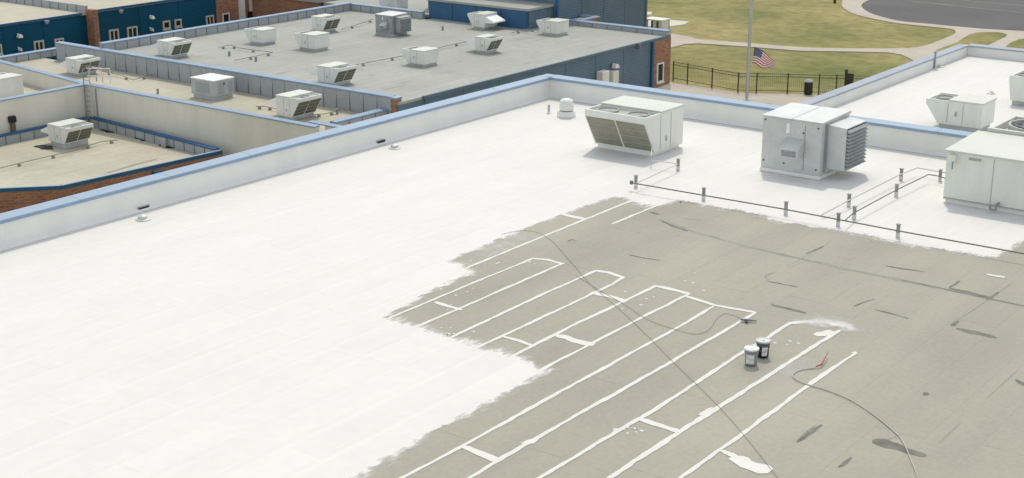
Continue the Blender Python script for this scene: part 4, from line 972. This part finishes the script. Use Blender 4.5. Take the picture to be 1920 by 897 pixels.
# white exhaust vent by the parapet corner and a small vent pipe
X, Y = g(1062, 219)
t = empty('exhaust_vent', (X, Y, 0.012), 'white domed exhaust vent near the far parapet corner', 'vent')
mb = MB(); mb.lathe([(.33, 0), (.33, .16), (.30, .20)], n=24); mb.build('curb', m_coatwall, t, smooth=True)
mb = MB(); mb.lathe([(.17, .201), (.17, .24)], n=24); mb.build('neck', m_zincd, t)
mb = MB(); mb.lathe([(.25, .241), (.26, .26), (.24, .52), (.22, .56)], n=24); mb.build('drum', m_hvacw, t, smooth=True)
for k in range(3):
    mb = MB(); mb.lathe([(.252, .29 + k * .08), (.262, .30 + k * .08), (.252, .31 + k * .08)], n=24); mb.build('louvre_ring', m_hvacw, t)
mb = MB(); mb.lathe([(.23, .561), (.20, .60), (.12, .635), (.03, .65)], n=24); mb.build('dome', m_white, t, smooth=True)
X, Y = g(1029, 213)
t = empty('vent_pipe', (X, Y, 0.012), 'short pale vent pipe left of the domed exhaust vent', 'vent')
mb = MB(); mb.lathe([(.045, 0), (.045, .30), (.03, .31)], n=10); mb.build('pipe', m_curb, t); mb = MB(); mb.lathe([(.10, 0), (.09, .02), (.05, .06)], n=12); mb.build('flashing', m_coatwall, t)

# ------------------------------------------------------------------ gas pipe on short posts
PZ = .25
t = empty('gas_pipe', (*g(1192, 352), 0.012), 'dark gas pipe running along the edge of the white coating with a branch', 'pipe')
def zpt(px, py, z=PZ): x, y = g(px, py, z); return (x, y, z)
ya = 34.0
main = [zpt(1184, 342.5), zpt(1192, 344.5), zpt(1319, 366.5), zpt(1473, 393), zpt(1572, 412), zpt(1683, 433), zpt(1920, 476), (-4.0, ya + .05, PZ)]
mb = MB(); mb.tube(main, .019, 8); W(mb, 'pipe_run', m_pipe, t, smooth=True)
mb = MB(); mb.tube([zpt(1193, 344), zpt(1210, 336), zpt(1270, 308.5), zpt(1262, 306), zpt(1221, 301), (zpt(1221, 301)[0], zpt(1221, 301)[1], .42), (-23.1, 38.0, .45)], .016, 8); W(mb, 'pipe_run', m_pipew, t, smooth=True)
mb = MB(); mb.tube([zpt(1585, 413), zpt(1600, 400), zpt(1680, 357), zpt(1741, 327.5), zpt(1762, 331), (-13.72, 39.6, PZ)], .016, 8); W(mb, 'pipe_run', m_pipe, t, smooth=True)
mb = MB(); mb.lathe([(.05, -.05), (.05, .05)], main[0], 10); W(mb, 'end_fitting', m_pipe, t)
t2 = empty('conduit', (*g(1591, 388), 0.012), 'thin white painted conduit running to the long cream unit', 'pipe')
mb = MB(); mb.tube([zpt(1540, 404, .1), zpt(1591, 376), zpt(1689, 327), zpt(1720, 315), zpt(1768, 323.5), (-13.72, zpt(1768, 323.5)[1], PZ)], .018, 8); W(mb, 'pipe_run', m_pipew, t2, smooth=True)
posts = [((1192, 352), 'post at the left end of the long dark pipe'), ((1271, 320), 'post at the corner of the pipe branch below the big cream unit'), ((1319, 376), 'second post from the left under the long dark pipe'),
         ((1473, 403), 'third post from the left under the long dark pipe'), ((1571, 425), 'post under the long pipe where its right branch leaves'), ((1601, 412), 'nearest post under the right pipe branch'),
         ((1591, 388), 'nearest post under the thin white conduit'), ((1680, 369), 'middle post under the right dark pipe branch'), ((1689, 339), 'farthest post under the thin white conduit'),
         ((1762, 341), 'post at the left side of the long cream unit'), ((1683, 446), 'rightmost post under the long dark pipe')]
for (px, py), lab in posts:
    X, Y = g(px, py); t = empty('pipe_support', (X, Y, 0.013), 'grey ' + lab, 'post', 'pipe support posts', rz=rnd.uniform(-.3, .3))
    mb = MB(); mb.box(-.038, .038, -.038, .038, .13, .34); mb.build('post', m_support, t, bevel=.006)
    mb = MB(); mb.box(-.043, .043, -.043, .043, .0, .129); mb.build('foot', m_supportw, t, bevel=.006)
    mb = MB(); mb.box(-.05, .05, -.045, .045, .341, .362); mb.build('saddle', m_zincd, t)

# ------------------------------------------------------------------ hoses and buckets
def hose(name, pts, r, mat, label, k=8):
    P = [Vector((*g(*q), .008 + r)) for q in pts]
    for a in P: a.z += 0.004
    o = None; mb = MB(); mb.tube(catmull(P, k), r, 6); o = mb.build(name, mat, smooth=True); return tag(o, label, 'hose')
hose('hose', [(940, 441), (975, 434), (1010, 438), (1040, 458), (1070, 492), (1110, 537), (1160, 580), (1215, 632), (1262, 680), (1312, 728), (1360, 777), (1410, 836), (1462, 903)], .0045, m_hose, 'thin dark hose running from the white coating to the bottom edge')
hose('hose', [(1080, 518), (1130, 549), (1170, 572), (1215, 601), (1262, 618), (1305, 628), (1330, 619), (1342, 601), (1358, 590), (1378, 594), (1400, 604)], .0045, m_hose, 'thin dark hose curling to the spray tip left of the buckets')
o = hose('hose', [(1724, 905), (1706, 860), (1690, 826), (1663, 800), (1628, 773), (1590, 750), (1550, 734), (1510, 722), (1490, 712), (1487, 704), (1502, 696), (1530, 692)], .011, m_hosew, 'pale hose with red grip at the lower right')
mb = MB(); a, b, c = [Vector((*g(*q), z)) for q, z in (((1530, 692), .05), ((1540, 689), .06), ((1552, 671), .12))]
mb.tube([a, b, b.lerp(c, .5), c], [.014, .018, .014, .009], 8); mb.build('spray_grip', m_red, o)
X, Y = g(1398, 604)
t = empty('spray_gun', (X, Y, .016), 'small dark spray tip lying at the end of a painted seam', 'tool')
mb = MB(); mb.tube([(-.10, -.05, .04), (.05, .02, .04), (.22, .10, .03)], [.03, .035, .015], 8); mb.build('barrel', m_zincd, t); mb = MB(); mb.tube([(0, 0, .03), (.08, -.10, .02)], .022, 6); mb.build('handle', m_black, t)

def bucket(px, py, label, body, lid, white_lab, rz=0.0):
    X, Y = g(px, py); t = empty('bucket', (X, Y + .13, .02), label, 'bucket', 'paint buckets', rz); t.scale = (.92, .92, .95)
    mb = MB(); mb.lathe([(.128, 0), (.132, .005), (.145, .34), (.140, .345)], n=28); mb.build('body', body, t, smooth=True)
    for z in (.265, .30):
        mb = MB(); mb.lathe([(.146, z), (.156, z + .006), (.156, z + .012), (.147, z + .018)], n=28); mb.build('rib', m_zincd, t, smooth=True)
    mb = MB(); mb.lathe([(.160, .33), (.166, .335), (.166, .362), (.158, .37), (.14, .368), (.135, .360)], n=28); lo = mb.build('lid', lid, t, smooth=True)
    mb = MB(); mb.lathe([(.03, .3605), (.03, .372), (.02, .375)], n=12); mb.build('spout_cap', lid, lo, smooth=True)
    # wrapped paper label on the camera side
    mb = MB(); n = 14; a0, a1 = white_lab; vs_ = []
    for i in range(n + 1):
        a = a0 + (a1 - a0) * i / n
        for z in (.045, .245): r_ = .1345 + .0382 * z + .001; vs_.append((r_ * math.cos(a), r_ * math.sin(a), z))
    mb.add(vs_, [(2 * i, 2 * i + 2, 2 * i + 3, 2 * i + 1) for i in range(n)]); mb.build('label', m_white, t)
    mb = MB(); mb.tube([(.152 * math.cos(a), .152 * math.sin(a), .25 - .11 * math.sin((a + 2.2) / 2.4 * math.pi)) for a in [(-2.2 + 2.4 * i / 10) for i in range(11)]], .004, 5); mb.build('bail_handle', m_zincd, t)
    return t
# camera direction from the bucket is about -Y, +X
t = bucket(1402, 688, 'grey metal paint bucket with a large white label, nearer of the two', m_zincd, m_hvacw, (-1.95, -.62))
t = bucket(1424, 673, 'black paint bucket with yellow marked label, behind the grey one', m_black, m_zinc, (-1.25, -.35))
mb = MB(); mb.add([(.1445 * math.cos(a), .1445 * math.sin(a), z) for a in (-.34, -.22) for z in (.14, .26)], [(0, 2, 3, 1)]); mb.build('yellow_mark', m_yellow, t)

# ------------------------------------------------------------------ flagpole, flag, fence, bin
FX, FY = g(1400, 188, GZ)
t = empty('flagpole', (FX, FY, GZ), 'tall pale metal flagpole standing beyond the white parapet', 'flagpole')
mb = MB(); mb.lathe([(.28, 0), (.28, .05), (.18, .12)], n=16); mb.build('base_collar', m_pole, t)
mb = MB(); mb.lathe([(.115, .05), (.112, 4), (.10, 9), (.07, 13.0)], n=16); mb.build('pole', m_pole, t, smooth=True)
mb = MB(); mb.lathe([(.02, 13.0), (.10, 13.05), (.12, 13.12), (.09, 13.2), (.01, 13.24)], n=12); mb.build('finial', m_pole, t, smooth=True)
mb = MB(); mb.tube([(.13, .10, 1.2), (.30, .22, 3.9), (.28, .20, 5.2), (.10, .06, 12.8)], .008, 5); mb.build('halyard', m_pole, t)
# the flag: 13 stripes, canton and stars on one hanging, rippling cloth
dirx = Vector((math.cos(YAW), math.sin(YAW), 0)); diry = Vector((-math.sin(YAW), math.cos(YAW), 0))
zt = GZ + (lambda p: p)(0)
top = Vector((*g(1400, 188, GZ), 0)); d_ = ray(1414, 89); tt = (Vector((FX, FY, 0)).dot(diry)) / Vector((d_.x, d_.y, 0)).dot(diry); ftop = Vector((0, 0, CAM_H)) + d_ * tt
HO, FL = 1.25, 2.25
def flagp(s, v):
    """s along the fly 0..1, v down the hoist 0..1"""
    drop = 0.98 * s ** 1.1 - .12 * math.sin(s * 3.14)
    x = FL * (0.66 * s) * (1 - .10 * v) - .14 * v * (1 - s) + .05 * math.sin(7 * s + 2 * v)
    y = .16 * math.sin(8.5 * s + 1.6 * v + .5) * (.25 + s) + .10 * s
    squeeze = 1 - .52 * s ** 1.3
    z = -drop - v * HO * squeeze * (1 - .12 * math.sin(6 * s + v)) - .05 * math.sin(9 * s + 3 * v) * s
    return ftop + dirx * x + diry * y + Vector((0, 0, z))
NS, NV = 40, 26
vs_ = [flagp(i / NS, j / NV) for j in range(NV + 1) for i in range(NS + 1)]
fs = []; mi = []
for j in range(NV):
    for i in range(NS):
        fs.append((j * (NS + 1) + i, j * (NS + 1) + i + 1, (j + 1) * (NS + 1) + i + 1, (j + 1) * (NS + 1) + i))
        row = j // 2; mi.append(2 if (row < 7 and i < NS * .4) else (0 if row % 2 == 0 else 1))
mb = MB(); mb.v = [tuple(p) for p in vs_]; mb.f = fs; mb.mi = mi
fe = tag(mb.build('flag', [m_fred, m_fwhite, m_fblue], smooth=True), 'red and white striped flag with blue canton flying from the pole', 'flag')
mb = MB()
for r_ in range(9):
    for c_ in range(6 if r_ % 2 == 0 else 5):
        s0 = (.4 / 12) * (1 + 2 * c_ + (r_ % 2)); v0 = (7 / 13) / 10 * (r_ + 1)
        p = flagp(s0, v0); du = (flagp(s0 + .01, v0) - p).normalized(); dv = (flagp(s0, v0 + .01) - p).normalized(); nn = du.cross(dv).normalized()
        for sg in (1, -1):
            mb.add([p + nn * .006 * sg + (du * math.sin(a * .6283) - dv * math.cos(a * .6283)) * (.028 if a % 2 == 0 else .011) for a in range(10)], [tuple(range(10))])
mb.build('stars', m_fwhite, fe)

fence = [((1262, 152), 113), ((1288.6, 157), 117), ((1334.6, 166), 126), ((1383.4, 175), 134), ((1418, 175.5), 135), ((1476, 176.5), 137), ((1534.6, 178.5), 140), ((1567, 179), 141.5), ((1640, 181), 145), ((1720, 184), 148)]
ft = empty('iron_fence', (*g(1418, 175, GZ), GZ), 'low dark iron fence with thin rails between lawn and court', 'fence')
FH = 1.42
fp = [Vector((*g(*q, GZ), GZ)) for q, _ in fence]
for p in fp:
    mb = MB(); mb.box(p.x - .036, p.x + .036, p.y - .036, p.y + .036, GZ - .05, GZ + FH + .08); W(mb, 'post', m_fence, ft)
for h in (FH, FH - .20, .22):
    for a, b in zip(fp, fp[1:]):
        mb = MB(); mb.tube([a + Vector((0, 0, h)), b + Vector((0, 0, h))], .02, 4); W(mb, 'rail', m_fence, ft)
mb = MB()
for a, b in zip(fp, fp[1:]):
    n = int((b - a).length / .13)
    for i in range(1, n):
        q = a.lerp(b, i / n); mb.box(q.x - .004, q.x + .004, q.y - .004, q.y + .004, GZ + .1, GZ + FH - .02)
o = W(mb, 'pickets', m_fence, ft); o['kind'] = 'stuff'
X, Y = g(1592, 163, GZ)
t = empty('gate_post', (X, Y, GZ), 'thick dark post on the lawn right of the fence', 'post')
mb = MB(); mb.box(-.28, .28, -.1, .1, -.05, 1.0); mb.build('panel', m_fence, t, bevel=.02); mb = MB(); mb.box(-.34, -.22, -.12, .12, -.05, 1.25); mb.build('post', m_fence, t)
X, Y = g(1515, 178, GZ)
t = empty('trash_can', (X, Y, GZ + .03), 'dark round trash can with pale lid before the iron fence', 'trash can')
mb = MB(); mb.lathe([(.24, 0), (.27, .03), (.28, .88), (.26, .9)], n=20); mb.build('can', m_black, t, smooth=True)
for j in range(16):
    a = j * math.pi / 8; mb = MB(); mb.box(-.025, .025, -.008, .008, .06, .86); o = mb.build('slat', m_fence, t); o.location = (.287 * math.cos(a), .287 * math.sin(a), 0); o.rotation_euler = (0, 0, a + math.pi / 2)
mb = MB(); mb.lathe([(.30, .901), (.31, .93), (.27, 1.02), (.15, 1.08), (.14, 1.07)], n=20); mb.build('lid', m_curb, t, smooth=True)
X, Y = g(1565, 6, GZ)
t = empty('lawn_post', (X, Y, GZ), 'small dark marker post on the far lawn by the curb', 'post')
mb = MB(); mb.box(-.12, .12, -.1, .1, -.05, .8); mb.build('post', m_fence, t, bevel=.02); mb = MB(); mb.box(-.15, .15, -.13, .13, .801, .86); mb.build('cap', m_fence, t)
